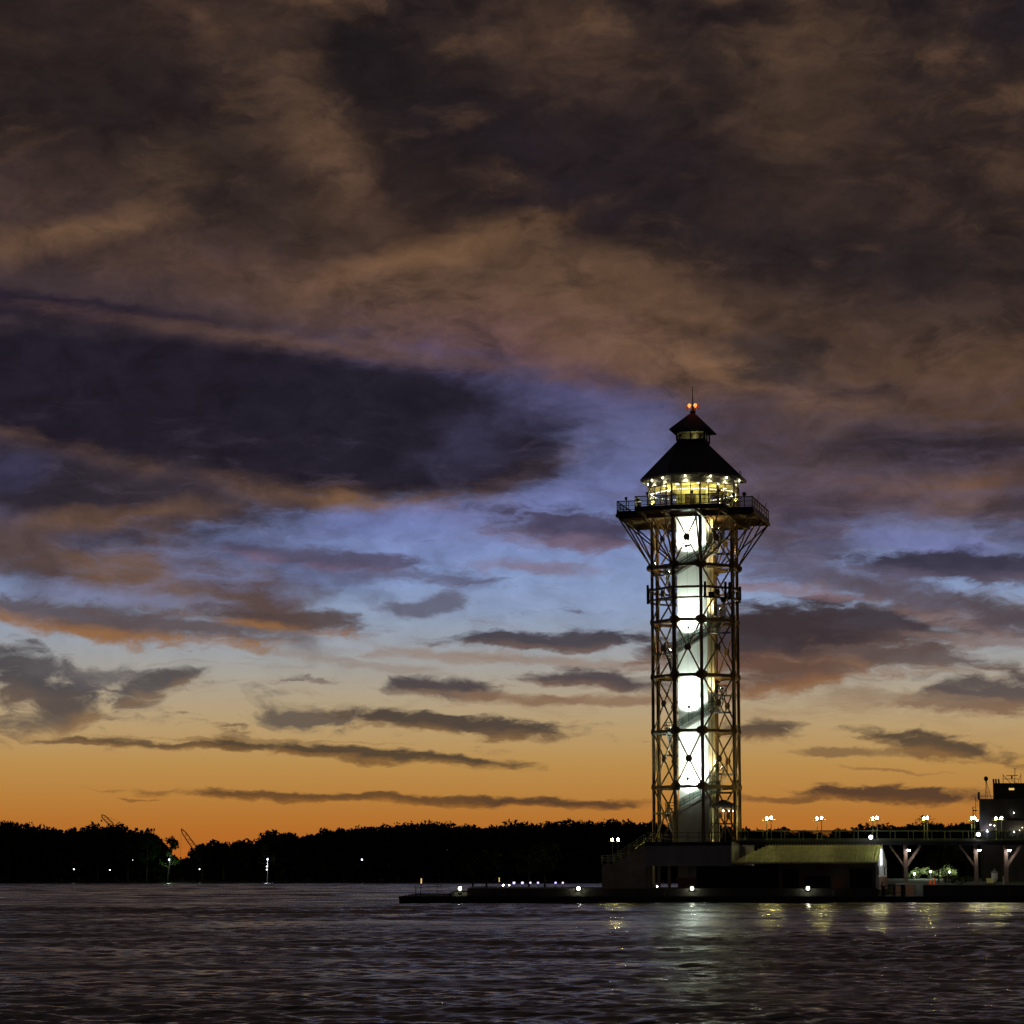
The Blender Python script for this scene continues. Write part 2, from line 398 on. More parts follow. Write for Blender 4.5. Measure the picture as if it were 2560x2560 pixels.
LAWN = mat('lawn', (0.06, 0.13, 0.02), 0.95, 0, 0.4, 3)
BARK = mat('bark', (0.06, 0.045, 0.03), 0.95, 0, 0.3, 4)
LEAF = mat('leaf', (0.045, 0.075, 0.02), 0.9, 0, 0.5, 0.25, spec=0.1)
SHRUBL = mat('shrub_leaf', (0.075, 0.095, 0.04), 0.9, 0, 0.5, 2.0, spec=0.1)
LEAFD = mat('far_leaf', (0.03, 0.045, 0.015), 0.95, 0, 0.5, 0.1, spec=0.05)
SOIL = mat('shore_soil', (0.05, 0.045, 0.03), 0.95, 0, 0.3, 0.1)
HULL = mat('ship_paint', (0.07, 0.065, 0.07), 0.6, 0, 0.3, 0.6, streak=(1, 1, 0.3))
HULLD = mat('ship_dark_paint', (0.02, 0.02, 0.022), 0.6, 0, 0.3, 0.6)
WINGW = mat('wing_cladding', (0.15, 0.125, 0.09), 0.85, 0, 0.25, 0.6, bump=0.3)
WHITE = mat('white_paint', (0.75, 0.75, 0.72), 0.5, 0, 0.08, 2)
ORANGE = mat('orange_plastic', (0.75, 0.16, 0.03), 0.5, 0, 0.1, 3)
STAIRRAIL = mat('lamplit_stair_rail', (0.58, 0.64, 0.36), 0.5, 0.0, 0.15, 2)  # brighter copy of the pale rail; lamp light put into its colour
PANE = glass('clear_pane', (0.97, 0.98, 0.92), 0.32)
INFILL = glass('rail_mesh_panel', (0.52, 0.56, 0.54), 0.1)
E_GLOBE = emit('lit_globe', (1.0, 0.86, 0.27), 300.0)
E_WHITE = emit('lit_white_lamp', (0.86, 0.84, 1.0), 40.0)
E_VIOLET = emit('lit_violet_lamp', (0.5, 0.38, 1.0), 2.6)
E_WALL = emit('lit_wall_lamp', (1.0, 0.97, 0.78), 45.0)
E_SOFFIT = emit('lit_soffit_lamp', (1.0, 0.93, 0.68), 10.0)
E_STRING = emit('lit_string_bulb', (1.0, 0.95, 0.85), 5.0)
E_RED = emit('lit_red_beacon', (1.0, 0.16, 0.03), 3.6)
E_NEON = emit('lit_tube', (0.85, 0.95, 1.0), 1.6)
E_FLOOD = emit('lit_flood_lens', (0.92, 1.0, 0.9), 30.0)
E_AMBER = emit('amber_glow', (1.0, 0.66, 0.2), 0.8)
E_FAR = emit('lit_far_lamp', (0.85, 0.90, 1.0), 5.0)

# ------------------------------------------------------------------ mesh collector
class MB:
    def __init__(s): s.v = []; s.f = []
    def add(s, vs, fs):
        o = len(s.v); s.v += [tuple(p) for p in vs]; s.f += [tuple(i + o for i in q) for q in fs]
        return s
    def box(s, a, b):
        x0, y0, z0 = a; x1, y1, z1 = b
        if x0 > x1: x0, x1 = x1, x0
        if y0 > y1: y0, y1 = y1, y0
        if z0 > z1: z0, z1 = z1, z0
        return s.add([(x0, y0, z0), (x1, y0, z0), (x1, y1, z0), (x0, y1, z0), (x0, y0, z1), (x1, y0, z1), (x1, y1, z1), (x0, y1, z1)],
                     [(0, 3, 2, 1), (4, 5, 6, 7), (0, 1, 5, 4), (1, 2, 6, 5), (2, 3, 7, 6), (3, 0, 4, 7)])
    def cbox(s, c, d):
        return s.box([c[i] - d[i] / 2 for i in range(3)], [c[i] + d[i] / 2 for i in range(3)])
    def frame(s, p, q):
        p, q = Vector(p), Vector(q); d = (q - p)
        if d.length < 1e-6: d = Vector((0, 0, 1e-3))
        d.normalize()
        up = Vector((0, 0, 1)) if abs(d.z) < 0.95 else Vector((1, 0, 0))
        x = d.cross(up).normalized(); y = x.cross(d).normalized()
        return p, q, x, y
    def bar(s, p, q, w, h=None):
        h = h or w
        p, q, x, y = s.frame(p, q)
        c = [(-w / 2, -h / 2), (w / 2, -h / 2), (w / 2, h / 2), (-w / 2, h / 2)]
        vs = [p + x * a + y * b for a, b in c] + [q + x * a + y * b for a, b in c]
        return s.add(vs, [(0, 3, 2, 1), (4, 5, 6, 7), (0, 1, 5, 4), (1, 2, 6, 5), (2, 3, 7, 6), (3, 0, 4, 7)])
    def tube(s, p, q, r, n=6, r2=None):
        r2 = r if r2 is None else r2
        p, q, x, y = s.frame(p, q)
        vs = []
        for c, rr in ((p, r), (q, r2)):
            for k in range(n):
                a = 2 * math.pi * k / n
                vs.append(c + x * math.cos(a) * rr + y * math.sin(a) * rr)
        fs = [(k, (k + 1) % n, n + (k + 1) % n, n + k) for k in range(n)]
        fs += [tuple(range(n - 1, -1, -1)), tuple(range(n, 2 * n))]
        return s.add(vs, fs)
    def disc(s, c, nrm, r, t, n=12):
        c, nrm = Vector(c), Vector(nrm).normalized()
        return s.tube(c - nrm * t / 2, c + nrm * t / 2, r, n)
    def prism(s, poly, z0, z1):
        n = len(poly)
        z0 = z0 if callable(z0) else (lambda p, z=z0: z)
        z1 = z1 if callable(z1) else (lambda p, z=z1: z)
        vs = [(p[0], p[1], z0(p)) for p in poly] + [(p[0], p[1], z1(p)) for p in poly]
        fs = [(k, (k + 1) % n, n + (k + 1) % n, n + k) for k in range(n)]
        fs += [tuple(range(n - 1, -1, -1)), tuple(range(n, 2 * n))]
        return s.add(vs, fs)
    def loft(s, A, B, cap=False):
        n = len(A)
        s.add(list(A) + list(B), [(k, (k + 1) % n, n + (k + 1) % n, n + k) for k in range(n)] + ([tuple(range(n - 1, -1, -1)), tuple(range(n, 2 * n))] if cap else []))
        return s
    def ball(s, c, r, nu=10, nv=6, sz=1.0):
        vs = [(c[0], c[1], c[2] - r * sz)]
        for j in range(1, nv):
            t = -math.pi / 2 + math.pi * j / nv
            for i in range(nu):
                a = 2 * math.pi * i / nu
                vs.append((c[0] + r * math.cos(t) * math.cos(a), c[1] + r * math.cos(t) * math.sin(a), c[2] + r * math.sin(t) * sz))
        vs.append((c[0], c[1], c[2] + r * sz))
        fs = [(0, 1 + (i + 1) % nu, 1 + i) for i in range(nu)]
        for j in range(nv - 2):
            o = 1 + j * nu
            fs += [(o + i, o + (i + 1) % nu, o + nu + (i + 1) % nu, o + nu + i) for i in range(nu)]
        o = 1 + (nv - 2) * nu; t = len(vs) - 1
        fs += [(o + i, o + (i + 1) % nu, t) for i in range(nu)]
        return s.add(vs, fs)
    def lathe(s, c, prof, n=12):
        vs = []
        for r, z in prof:
            for k in range(n):
                a = 2 * math.pi * k / n
                vs.append((c[0] + r * math.cos(a), c[1] + r * math.sin(a), c[2] + z))
        fs = []
        for j in range(len(prof) - 1):
            fs += [(j * n + k, j * n + (k + 1) % n, (j + 1) * n + (k + 1) % n, (j + 1) * n + k) for k in range(n)]
        fs += [tuple(range(n - 1, -1, -1)), tuple(range((len(prof) - 1) * n, len(prof) * n))]
        return s.add(vs, fs)
    def build(s, name, m, parent=None, smooth=False):
        me = bpy.data.meshes.new(name)
        me.from_pydata(s.v, [], s.f)
        bm = bmesh.new(); bm.from_mesh(me)
        if len(s.f) < 60000:
            bmesh.ops.recalc_face_normals(bm, faces=bm.faces)
        bm.to_mesh(me); bm.free()
        me.materials.append(m)
        if smooth: me.polygons.foreach_set('use_smooth', [True] * len(me.polygons))
        me.update()
        o = bpy.data.objects.new(name, me); col.objects.link(o)
        if parent: o.parent = parent
        return o
def tag(o, label=None, cat=None, group=None, kind=None):
    if label: o['label'] = label
    if cat: o['category'] = cat
    if group: o['group'] = group
    if kind: o['kind'] = kind
    return o
def empty(name, loc, rz=0.0):
    o = bpy.data.objects.new(name, None); o.empty_display_size = 0.3
    o.location = loc; o.rotation_euler = (0, 0, rz); col.objects.link(o)
    return o
def copy_tree(o, parent=None):
    c = o.copy(); col.objects.link(c)
    if parent: c.parent = parent
    for ch in list(o.children): copy_tree(ch, c)
    return c
def lamp(kind, name, loc, power, color, parent=None, target=None, size=0.1, spot=None, blend=0.5):
    l = bpy.data.lights.new(name, kind); l.energy = power; l.color = color
    if kind == 'AREA': l.size = size
    else: l.shadow_soft_size = size
    if spot: l.spot_size = R(spot); l.spot_blend = blend
    o = bpy.data.objects.new(name, l); o.location = loc; col.objects.link(o)
    if target is not None:
        o.rotation_euler = (Vector(target) - Vector(loc)).to_track_quat('-Z', 'Y').to_euler()
    if parent: o.parent = parent
    return o

# tower frame: u runs along the front face, n towards the viewer, z up
TX, TY, TA = 21.07, 289.0, R(14.5)
def L(u, n, z): return Vector((u, -n, z))
def loc(px, py, n):
    """tower-frame point (u, n, z) on the plane n = const seen at a survey reading"""
    p = at(px, py, 100.0)
    d = Vector((p.x, p.y, p.z - CAM_H))
    nu = Vector((-math.sin(TA), -math.cos(TA), 0)); uu = Vector((math.cos(TA), -math.sin(TA), 0))
    o = Vector((-TX, -TY, 0))
    t = (n - o.dot(nu)) / d.dot(nu)
    w = o + d * t
    return w.dot(uu), n, w.z + CAM_H
# ------------------------------------------------------------------ water
rng = np.random.default_rng(11)
def water():
    Y = 42.0 * np.exp(np.arange(0, math.log(1240 / 42.0), 0.0027))
    azs = np.radians(np.linspace(-14.0, 14.0, 600))
    YY, AA = np.meshgrid(Y, azs, indexing='ij')
    XX = YY * np.tan(AA)
    step = np.gradient(Y)[:, None]
    Z = np.zeros_like(XX)
    for k in range(70):
        wl = 0.35 * (2.6 / 0.35) ** rng.random()
        th = R(rng.normal(82, 30))
        kx, ky = math.cos(th) * 2 * math.pi / wl, math.sin(th) * 2 * math.pi / wl
        amp = 0.0044 * wl ** 0.9
        fade = np.clip((wl / (np.abs(step) * 2.0)) - 0.7, 0, 1)
        ph = XX * kx + YY * ky + rng.random() * 6.28
        Z += amp * fade * (np.sin(ph) + 0.3 * np.cos(2 * ph))
    for k in range(26):                      # longer swell that still shows far out
        wl = 5.0 * (26.0 / 5.0) ** rng.random()
        th = R(rng.normal(82, 22))
        kx, ky = math.cos(th) * 2 * math.pi / wl, math.sin(th) * 2 * math.pi / wl
        fade = np.clip((wl / (np.abs(step) * 2.0)) - 0.7, 0, 1)
        Z += 0.0042 * wl ** 0.8 * fade * np.sin(XX * kx + YY * ky + rng.random() * 6.28) * np.clip(YY / 160.0, .25, 1)
    g = 0.8 + 0.4 * np.sin(XX * 0.045 + YY * 0.021 + 1.3) * np.sin(YY * 0.05 - XX * 0.013)
    Z *= g
    nr, nc = XX.shape
    v = np.stack([XX, YY, Z], -1).reshape(-1, 3)
    i = np.arange(nr - 1)[:, None] * nc + np.arange(nc - 1)[None, :]
    f = np.stack([i, i + 1, i + nc + 1, i + nc], -1).reshape(-1, 4)
    me = bpy.data.meshes.new('lake_water')
    me.vertices.add(len(v)); me.vertices.foreach_set('co', v.ravel())
    me.loops.add(f.size); me.loops.foreach_set('vertex_index', f.ravel())
    me.polygons.add(len(f)); me.polygons.foreach_set('loop_start', np.arange(0, f.size, 4)); me.polygons.foreach_set('loop_total', np.full(len(f), 4))
    me.polygons.foreach_set('use_smooth', np.ones(len(f), bool))
    me.update(); me.validate()
    o = bpy.data.objects.new('lake_water', me); col.objects.link(o)
    tag(o, 'dark choppy lake water in front of the pier', 'water', kind='structure')
    m = bpy.data.materials.new('lake_water'); m.use_nodes = True
    nt = m.node_tree; b = nt.nodes['Principled BSDF']
    b.inputs['Base Color'].default_value = (0.014, 0.014, 0.017, 1)
    b.inputs['Roughness'].default_value = 0.13; b.inputs['IOR'].default_value = 1.33
    g = nt.nodes.new('ShaderNodeNewGeometry')
    hs = None
    for sc, rot, st, wgt in (((0.06, 0.12, 1), 6, 1.0, 0.25), ((0.6, 1.5, 1), 8, 1.0, 0.15), ((1.7, 4.4, 1), -8, 1.0, 0.06)):
        mp = nt.nodes.new('ShaderNodeMapping'); nt.links.new(g.outputs['Position'], mp.inputs[0])
        mp.inputs[3].default_value = sc; mp.inputs[2].default_value = (0, 0, R(rot))
        n = nt.nodes.new('ShaderNodeTexNoise'); nt.links.new(mp.outputs[0], n.inputs['Vector'])
        n.inputs['Scale'].default_value = 1.0; n.inputs['Detail'].default_value = 3; n.inputs['Distortion'].default_value = 0.6
        q = nt.nodes.new('ShaderNodeMath'); q.operation = 'MULTIPLY_ADD'
        nt.links.new(n.outputs[0], q.inputs[0]); q.inputs[1].default_value = wgt
        if hs: nt.links.new(hs, q.inputs[2])
        else: q.inputs[2].default_value = 0
        hs = q.outputs[0]
    # wind patches: ruffled and slicker water
    mp = nt.nodes.new('ShaderNodeMapping'); nt.links.new(g.outputs['Position'], mp.inputs[0]); mp.inputs[3].default_value = (0.018, 0.045, 1)
    n = nt.nodes.new('ShaderNodeTexNoise'); nt.links.new(mp.outputs[0], n.inputs['Vector']); n.inputs['Detail'].default_value = 4
    mr = nt.nodes.new('ShaderNodeMapRange'); nt.links.new(n.outputs[0], mr.inputs[0])
    for i_, v_ in enumerate((0.35, 0.65, 0.13, 0.32)): mr.inputs[i_ + 1].default_value = v_
    nt.links.new(mr.outputs[0], b.inputs['Roughness'])
    bp = nt.nodes.new('ShaderNodeBump'); bp.inputs['Strength'].default_value = 1.0; bp.inputs['Distance'].default_value = 1.0
    nt.links.new(hs, bp.inputs['Height']); nt.links.new(bp.outputs[0], b.inputs['Normal'])
    me.materials.append(m)
    w = MB(); w.add([(-6000, -400, -0.35), (6000, -400, -0.35), (6000, 9000, -0.35), (-6000, 9000, -0.35)], [(0, 1, 2, 3)])
    o2 = w.build('open_water', m); tag(o2, 'open lake water reaching to the horizon', 'water', kind='structure')
water()

# ------------------------------------------------------------------ far shore
def shore():
    b = MB()
    b.prism([(-1500, 1150), (1500, 1150), (1500, 2600), (-1500, 2600)], -1.0, lambda p: 0.7 if p[1] < 1200 else 1.5)
    b.add([(-1500, 1205, 0.6), (1500, 1205, 0.6), (1500, 1250, 8.0), (-1500, 1250, 8.0), (1500, 2600, 8.5), (-1500, 2600, 8.5)], [(0, 1, 2, 3), (3, 2, 4, 5)])
    tag(b.build('far_shore', SOIL), 'low dark far shore under the woods', 'ground', kind='structure')
shore()

def leafcloud(mb, c, rad, n, size, rg, hollow=0.0):
    """many small leaf sprays spread through an uneven crown"""
    for _ in range(n):
        while True:
            p = Vector((rg.uniform(-1, 1), rg.uniform(-1, 1), rg.uniform(-1, 1)))
            if hollow < p.length < 1: break
        q = Vector((c[0] + p.x * rad[0], c[1] + p.y * rad[1], c[2] + p.z * rad[2]))
        s = size * rg.uniform(0.5, 1.25)
        a = Vector((rg.gauss(0, 1), rg.gauss(0, 1), rg.gauss(0, 1))).normalized()
        e = a.cross(Vector((rg.gauss(0, 1), rg.gauss(0, 1), rg.gauss(0, 1)))).normalized()
        w = s * rg.uniform(0.45, 0.9)
        mb.add([q - a * s, q + e * w, q + a * s, q - e * w * 0.7], [(0, 1, 2, 3)])

TOPS = [(-60, 2055), (0, 2053), (30, 2051), (60, 2060), (130, 2064), (150, 2070), (200, 2068), (240, 2060), (290, 2063), (330, 2070), (345, 2078), (380, 2076),
        (398, 2092), (410, 2120), (430, 2150), (485, 2152), (497, 2116), (520, 2106), (560, 2110), (600, 2106), (652, 2101), (662, 2077), (690, 2074), (725, 2077), (750, 2086),
        (800, 2078), (850, 2068), (900, 2060), (960, 2060), (1050, 2055), (1150, 2059), (1200, 2067), (1260, 2056), (1330, 2053), (1440, 2052), (1520, 2050),
        (1600, 2056), (1700, 2060), (1800, 2066), (1880, 2069), (1960, 2070), (1990, 2078), (2040, 2083), (2075, 2082), (2100, 2074), (2160, 2060), (2250, 2058), (2350, 2055), (2420, 2052), (2700, 2050)]
def top_at(px):
    for (x0, y0), (x1, y1) in zip(TOPS, TOPS[1:]):
        if x0 <= px <= x1: return y0 + (y1 - y0) * (px - x0) / (x1 - x0)
    return 2055
def woods():
    rg = random.Random(3)
    mb = MB(); tr = MB()
    px = -60.0
    while px < 2640:
        for row in range(3):
            Y = 1158 + row * 16 + rg.uniform(-5, 5)
            x = px + rg.uniform(-6, 6)
            t = at(x, top_at(x) + rg.choice((-9, -2, 1, 5, 9)) + rg.uniform(-3, 5) + (6 if row == 0 else 0), Y)
            h = t.z - 0.8
            if h < 4: h = 4
            r = h * rg.uniform(0.17, 0.24)
            cz = h * 0.55 + 0.8
            k = 0 if h < 9 else 1
            leafcloud(mb, (t.x, Y, h * 0.33 + 0.8), (r * 1.5, r * 1.3, h * 0.33), 60, h * 0.075, rg)
            if k:
                leafcloud(mb, (t.x, Y, cz + h * 0.12), (r * 1.2, r, h * 0.3), 120, 1.3, rg)
                for _ in range(3):
                    leafcloud(mb, (t.x + rg.uniform(-r, r), Y, h * rg.uniform(0.72, 0.88)), (r * 0.55, r * 0.5, h * 0.1), 44, 0.9, rg)
                leafcloud(mb, (t.x + rg.uniform(-.4, .4) * r, Y, h * 0.93), (r * 0.42, r * 0.4, h * 0.07), 30, 0.75, rg)
            tr.tube((t.x, Y, 0.5), (t.x, Y, h * 0.7), 0.35, 5, 0.12)
        px += 15.0
    tr.f and mb.add(tr.v, tr.f)
    o = mb.build('far_wood', LEAFD)
    tag(o, 'unbroken black wood along the far shore of the lake', 'woods', kind='stuff')
woods()

def far_tree(px, ytop, Y, spread, density, label, lean=0.0, seed=1, group=None):
    rg = random.Random(seed)
    t = at(px, ytop, Y); h = t.z - 0.7
    root = empty('shore_tree', (t.x, Y, 0.7)); tag(root, label, 'tree', group)
    tk = MB(); cr = MB()
    top = Vector((lean * h, 0, h * 0.85))
    tk.tube((0, 0, 0), top * 0.5, 0.5, 6, 0.32); tk.tube(top * 0.5, top, 0.32, 5, 0.06)
    for k in range(9):
        f = rg.uniform(0.3, 0.9)
        p = top * f
        a = rg.uniform(0, 6.28); l = h * spread * rg.uniform(0.6, 1.1)
        q = p + Vector((math.cos(a) * l, math.sin(a) * l * 0.7, l * rg.uniform(0.3, 0.9)))
        tk.tube(p, q, 0.16, 4, 0.05)
        leafcloud(cr, q, (h * spread * 0.42, h * spread * 0.4, h * spread * 0.34), int(46 * density), 0.62, rg)
        leafcloud(cr, (p + q) / 2, (h * spread * 0.4, h * spread * 0.4, h * spread * 0.3), int(24 * density), 0.62, rg)
    leafcloud(cr, top, (h * spread * 0.42, h * spread * 0.4, h * spread * 0.4), int(60 * density), 0.6, rg)
    tk.build('trunk', BARK, root); cr.build('crown', LEAFD, root)
FT = [(24, 2048, 1142, .22, 1.3, 'tall round topped dark tree at the left picture edge of the far shore', 0),
      (247, 2058, 1142, .20, 1.2, 'dark broad tree standing under the smaller distant crane', 0),
      (322, 2068, 1142, .20, 1.0, 'dark shore tree between the small crane and the open gap', 0),
      (368, 2078, 1142, .20, .8, 'thinly leaved tree with sky showing through, second back from the gap', 0.02),
      (422, 2079, 1140, .17, 1.1, 'sparse leaning tree at the left lip of the orange gap', 0.06),
      (508, 2107, 1142, .22, .9, 'small rounded tree at the right lip of the gap behind the crane boom', -0.02),
      (560, 2108, 1142, .24, 1.0, 'low bushy tree a little right of the larger crane', 0),
      (672, 2075, 1142, .20, 1.1, 'tall rounded tree rising above the lower trees beside the lamp pole', 0)]
for i, (px, yt, Y, sp, dn, lb, ln) in enumerate(FT):
    far_tree(px, yt, Y, sp, dn, lb, ln, seed=20 + i, group='trees on the far shore')

def crane(tip, foot, back, Y, label, cable):
    T, Ft, B = at(*tip, Y), at(*foot, Y), at(*back, Y)
    g = Vector((Ft.x, Y, 1.0))
    root = empty('lattice_crane', g); tag(root, label, 'crane', 'cranes behind the far trees')
    T, Ft, B = T - g, Ft - g, B - g
    b = MB(); d = (T - Ft).normalized(); s = Vector((-d.z, 0, d.x))
    ln = (T - Ft).length; nseg = max(6, int(ln / 2.2))
    def wd(f): return 0.95 * min(1, f * 6 + 0.25, (1 - f) * 4 + 0.2)
    pr = None
    for k in range(nseg + 1):
        f = k / nseg; c = Ft + d * ln * f; w = wd(f)
        pts = [c + s * w + Vector((0, w, 0)), c - s * w + Vector((0, w, 0)), c - s * w - Vector((0, w, 0)), c + s * w - Vector((0, w, 0))]
        if pr:
            for j in range(4):
                b.tube(pr[j], pts[j], 0.13, 4); b.tube(pr[j], pts[(j + 1) % 4], 0.07, 4)
        pr = pts
    b.build('boom', BLACK, root)
    m = MB(); m.tube(Ft, B, 0.22, 5); m.tube(B, T, 0.05, 4); m.tube(B, Ft + Vector((5, 0, -2)), 0.06, 4)
    m.build('mast', BLACK, root)
    c = MB(); c.tube(T, T - Vector((0, 0, cable)), 0.05, 4); c.ball(T - Vector((0, 0, cable)), 0.5, 6, 4)
    c.build('hoist_cable', BLACK, root)
    k = MB(); k.box((-2.5, -2, 1.2), (4.5, 2, Ft.z - 0.2)); k.box((-4, -2.6, 0), (4, -1.4, 1.2)); k.box((-4, 1.4, 0), (4, 2.6, 1.2))
    k.build('cab', BLACK, root)
crane((254, 2037), (284, 2066), (300, 2055), 1260, 'small distant lattice crane poking above the dark trees', 3)
crane((453, 2072), (498, 2137), (492, 2112), 1230, 'larger lattice crane boom standing in the orange gap between the trees', 14)

for px, py, base, lb in ((185, 2173, 2205, 'white shore light low in the trees, leftmost on the far shore'), (275, 2175, 2205, 'small white shore light second from the left edge of the far shore'),
                     (423, 2149, 2205, 'bright shore light lighting the leaves at the gap'), (499, 2173, 2205, 'small white shore light just below the big crane'),
                     (669, 2148, 2203, 'tall pole light on the far shore, its pole lit'), (905, 2149, 2205, 'single white shore light far right of the pole light'),
                     (332, 2150, 2205, 'faint white light high among the dark left trees')):
    Y = 1136
    p = at(px, py, Y); r = empty('shore_lamp', (p.x, Y, 0.6)); tag(r, lb, 'lamp', 'lights along the far shore')
    a = MB(); a.tube((0, 0, 0), (0, 0, p.z - 0.6), 0.22 if px == 669 else 0.12, 6); a.build('pole', WHITE if px == 669 else BLACK, r)
    rr = 0.12 if px == 332 else 0.36 if px in (423, 669, 905) else 0.27
    h = MB(); h.ball((0, -0.2, p.z - 0.6), rr, 8, 5); h.build('lamp_head', E_FAR, r)
    if px == 423:
        lamp('POINT', 'shore_lamp_light', (0, 0.5, p.z - 1.5), 900, (0.6, 1.0, 0.6), r, size=0.5)
    if px == 669:
        for dz in (3.8, 5.2):
            h = MB(); h.ball((-0.3, -0.3, p.z - dz), .26, 8, 5); h.build('side_lamp', E_FAR, r)
        lamp('POINT', 'shore_lamp_light', (0, -2.5, p.z - 2.5), 300, (0.85, 0.9, 1.0), r, size=0.5)

# ------------------------------------------------------------------ pier
PF = 272.6
def xpx(px, Y): return at(px, 2230, Y).x
x0, x1 = xpx(998, PF), xpx(2900, PF)
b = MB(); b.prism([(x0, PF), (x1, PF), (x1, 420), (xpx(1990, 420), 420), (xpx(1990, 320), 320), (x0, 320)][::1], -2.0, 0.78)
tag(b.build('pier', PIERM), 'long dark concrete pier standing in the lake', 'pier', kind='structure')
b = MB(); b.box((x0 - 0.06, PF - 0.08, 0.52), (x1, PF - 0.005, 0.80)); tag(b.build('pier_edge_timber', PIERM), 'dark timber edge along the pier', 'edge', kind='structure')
b = MB()
TF = 275.4
xa, xb = xpx(1168, TF), xpx(2196, TF)
b.prism([(xa, TF), (xb, TF), (xb, 312), (xa, 312)], 0.5, 1.62)
b.prism([(xpx(1125, TF), TF + 0.3), (xa - .02, TF + .3), (xa - .02, 306), (xpx(1125, TF), 306)], 0.5, 1.2)
xc = xpx(2308, TF)
b.prism([(xc, TF), (x1 - 1, TF), (x1 - 1, 330), (xpx(2200, 330), 330), (xpx(2200, 300), 300), (xc, 300)], 0.5, 1.98)
tag(b.build('terrace', PAVE), 'raised paved terrace along the pier', 'terrace', kind='structure')
b = MB(); b.add([(xpx(2190, 326), 326, 1.985), (x1 + 10, 326, 1.985), (x1 + 14, 346, 2.56), (xpx(2160, 346), 346, 2.56), (x1 + 20, 420, 2.6), (xpx(2100, 420), 420, 2.6)], [(0, 1, 2, 3), (3, 2, 4, 5)])
tag(b.build('lawn', LAWN), 'lamp lit green lawn behind the walkway', 'lawn', kind='structure')
# ------------------------------------------------------------------ the observation tower
tower = empty('observation_tower', (TX, TY, 0.0), -TA)
tag(tower, 'tall bronze steel lattice tower with floodlit white shaft and glazed lookout', 'tower')
A_, B_ = 4.68, 1.565
def octa(a, b): return [(-b, a), (b, a), (a, b), (a, -b), (b, -a), (-b, -a), (-a, -b), (-a, b)]     # (u, n), from front-left, turning right
OCT = octa(A_, B_)
ZB, DZ = 6.62, 6.29
RZ = [ZB + DZ * k for k in range(7)]          # base, five rings, head
S_ = 1.717                                     # half width of the shaft
for (u, n) in OCT:
    m = MB(); d = Vector((u, n, 0)).normalized(); t = Vector((-d.y, d.x, 0))
    # wide flange column: web and two flanges
    p = Vector((u, n, 0))
    def pr(c, w, h): # rectangle along t (w) and d (h)
        q = [c + t * w / 2 + d * h / 2, c - t * w / 2 + d * h / 2, c - t * w / 2 - d * h / 2, c + t * w / 2 - d * h / 2]
        m.prism([L(v.x, v.y, 0)[:2] for v in q], ZB - 0.1, RZ[6] + 0.1)
    pr(p + d * 0.14, 0.34, 0.045); pr(p - d * 0.14, 0.34, 0.045); pr(p, 0.045, 0.235)
    m.build('column', STEEL, tower)
for k in range(1, 7):
    z = RZ[k]; m = MB()
    for i in range(8):
        p, q = OCT[i], OCT[(i + 1) % 8]
        m.bar(L(*p, z), L(*q, z), 0.24, 0.34)
    ring = m.build('ring_beam', STEEL, tower)
    for (u, n) in OCT:
        m = MB(); e = S_ + 0.02
        m.bar(L(u, n, z - 0.02), L(max(-e, min(e, u)), max(-e, min(e, n)), z - 0.02), 0.16, 0.24)
        m.build('tie_beam', STEEL, tower)
    if k < 6:
        for i in range(8):
            m = MB(); u, n = OCT[i]
            for j in (i - 1, i):
                p, q = Vector(OCT[j]), Vector(OCT[(j + 1) % 8]); mid = (p + q) / 2
                nn = Vector((mid.x, -mid.y, 0)); e = (mid - Vector((u, n))).normalized() * 0.22
                off = nn.normalized() * 0.16
                c = L(u + e.x, n + e.y, z + 0.02) + off
                m.disc(c, nn, 0.46, 0.07, 8)
            m.build('gusset_plate', STEEL, ring)
def brace(i, k):
    p, q = OCT[i], OCT[(i + 1) % 8]
    z0, z1 = RZ[k], RZ[k + 1]
    m = MB(); m.tube(L(*p, z0), L(*q, z1), 0.098, 6); m.tube(L(*q, z0), L(*p, z1), 0.098, 6)
    o = m.build('cross_brace', STEEL, tower)
    mid = ((p[0] + q[0]) / 2, (p[1] + q[1]) / 2)
    g = MB(); g.disc(L(mid[0], mid[1], (z0 + z1) / 2), (mid[0], -mid[1], 0), 0.39, 0.2, 14)
    g.build('centre_plate', STEEL, o)
for i in range(8):
    for k in range(6):
        if i % 2 == 1 or k in (1, 3, 5): brace(i, k)
for (u, n) in OCT:
    if abs(u) > 4:
        m = MB(); d = Vector((u, n)).normalized(); m.ball(L(u + d.x * 0.22 - 0, n + d.y * 0.1, RZ[5]), 0.44, 12, 8); m.build('node_ball', STEEL, tower)

# lift shaft: panelled square with joints
m = MB()
m.prism([L(-S_, S_, 0)[:2], L(S_, S_, 0)[:2], L(S_, -S_, 0)[:2], L(-S_, -S_, 0)[:2]], ZB - 0.2, 44.1)
shaft = m.build('lift_shaft', SHAFT, tower)
m = MB()
for u in (-0.55, 0.62):
    for sg in (1, -1):
        m.box(L(u - 0.012, sg * (S_ + 0.004), 12.2), L(u + 0.012, sg * (S_ - 0.03), 44)); m.box(L(sg * (S_ + 0.004), u - 0.012, 12.2), L(sg * (S_ - 0.03), u + 0.012, 44))
m.build('panel_joint', STAIR, shaft)
m = MB(); m.tube(L(S_ + 0.25, 0.6, 7), L(S_ + 0.25, 0.6, 44), 0.11, 8); m.tube(L(S_ + 0.25, -0.4, 7), L(S_ + 0.25, -0.4, 44), 0.14, 8); m.build('drain_pipe', CREAM, tower)

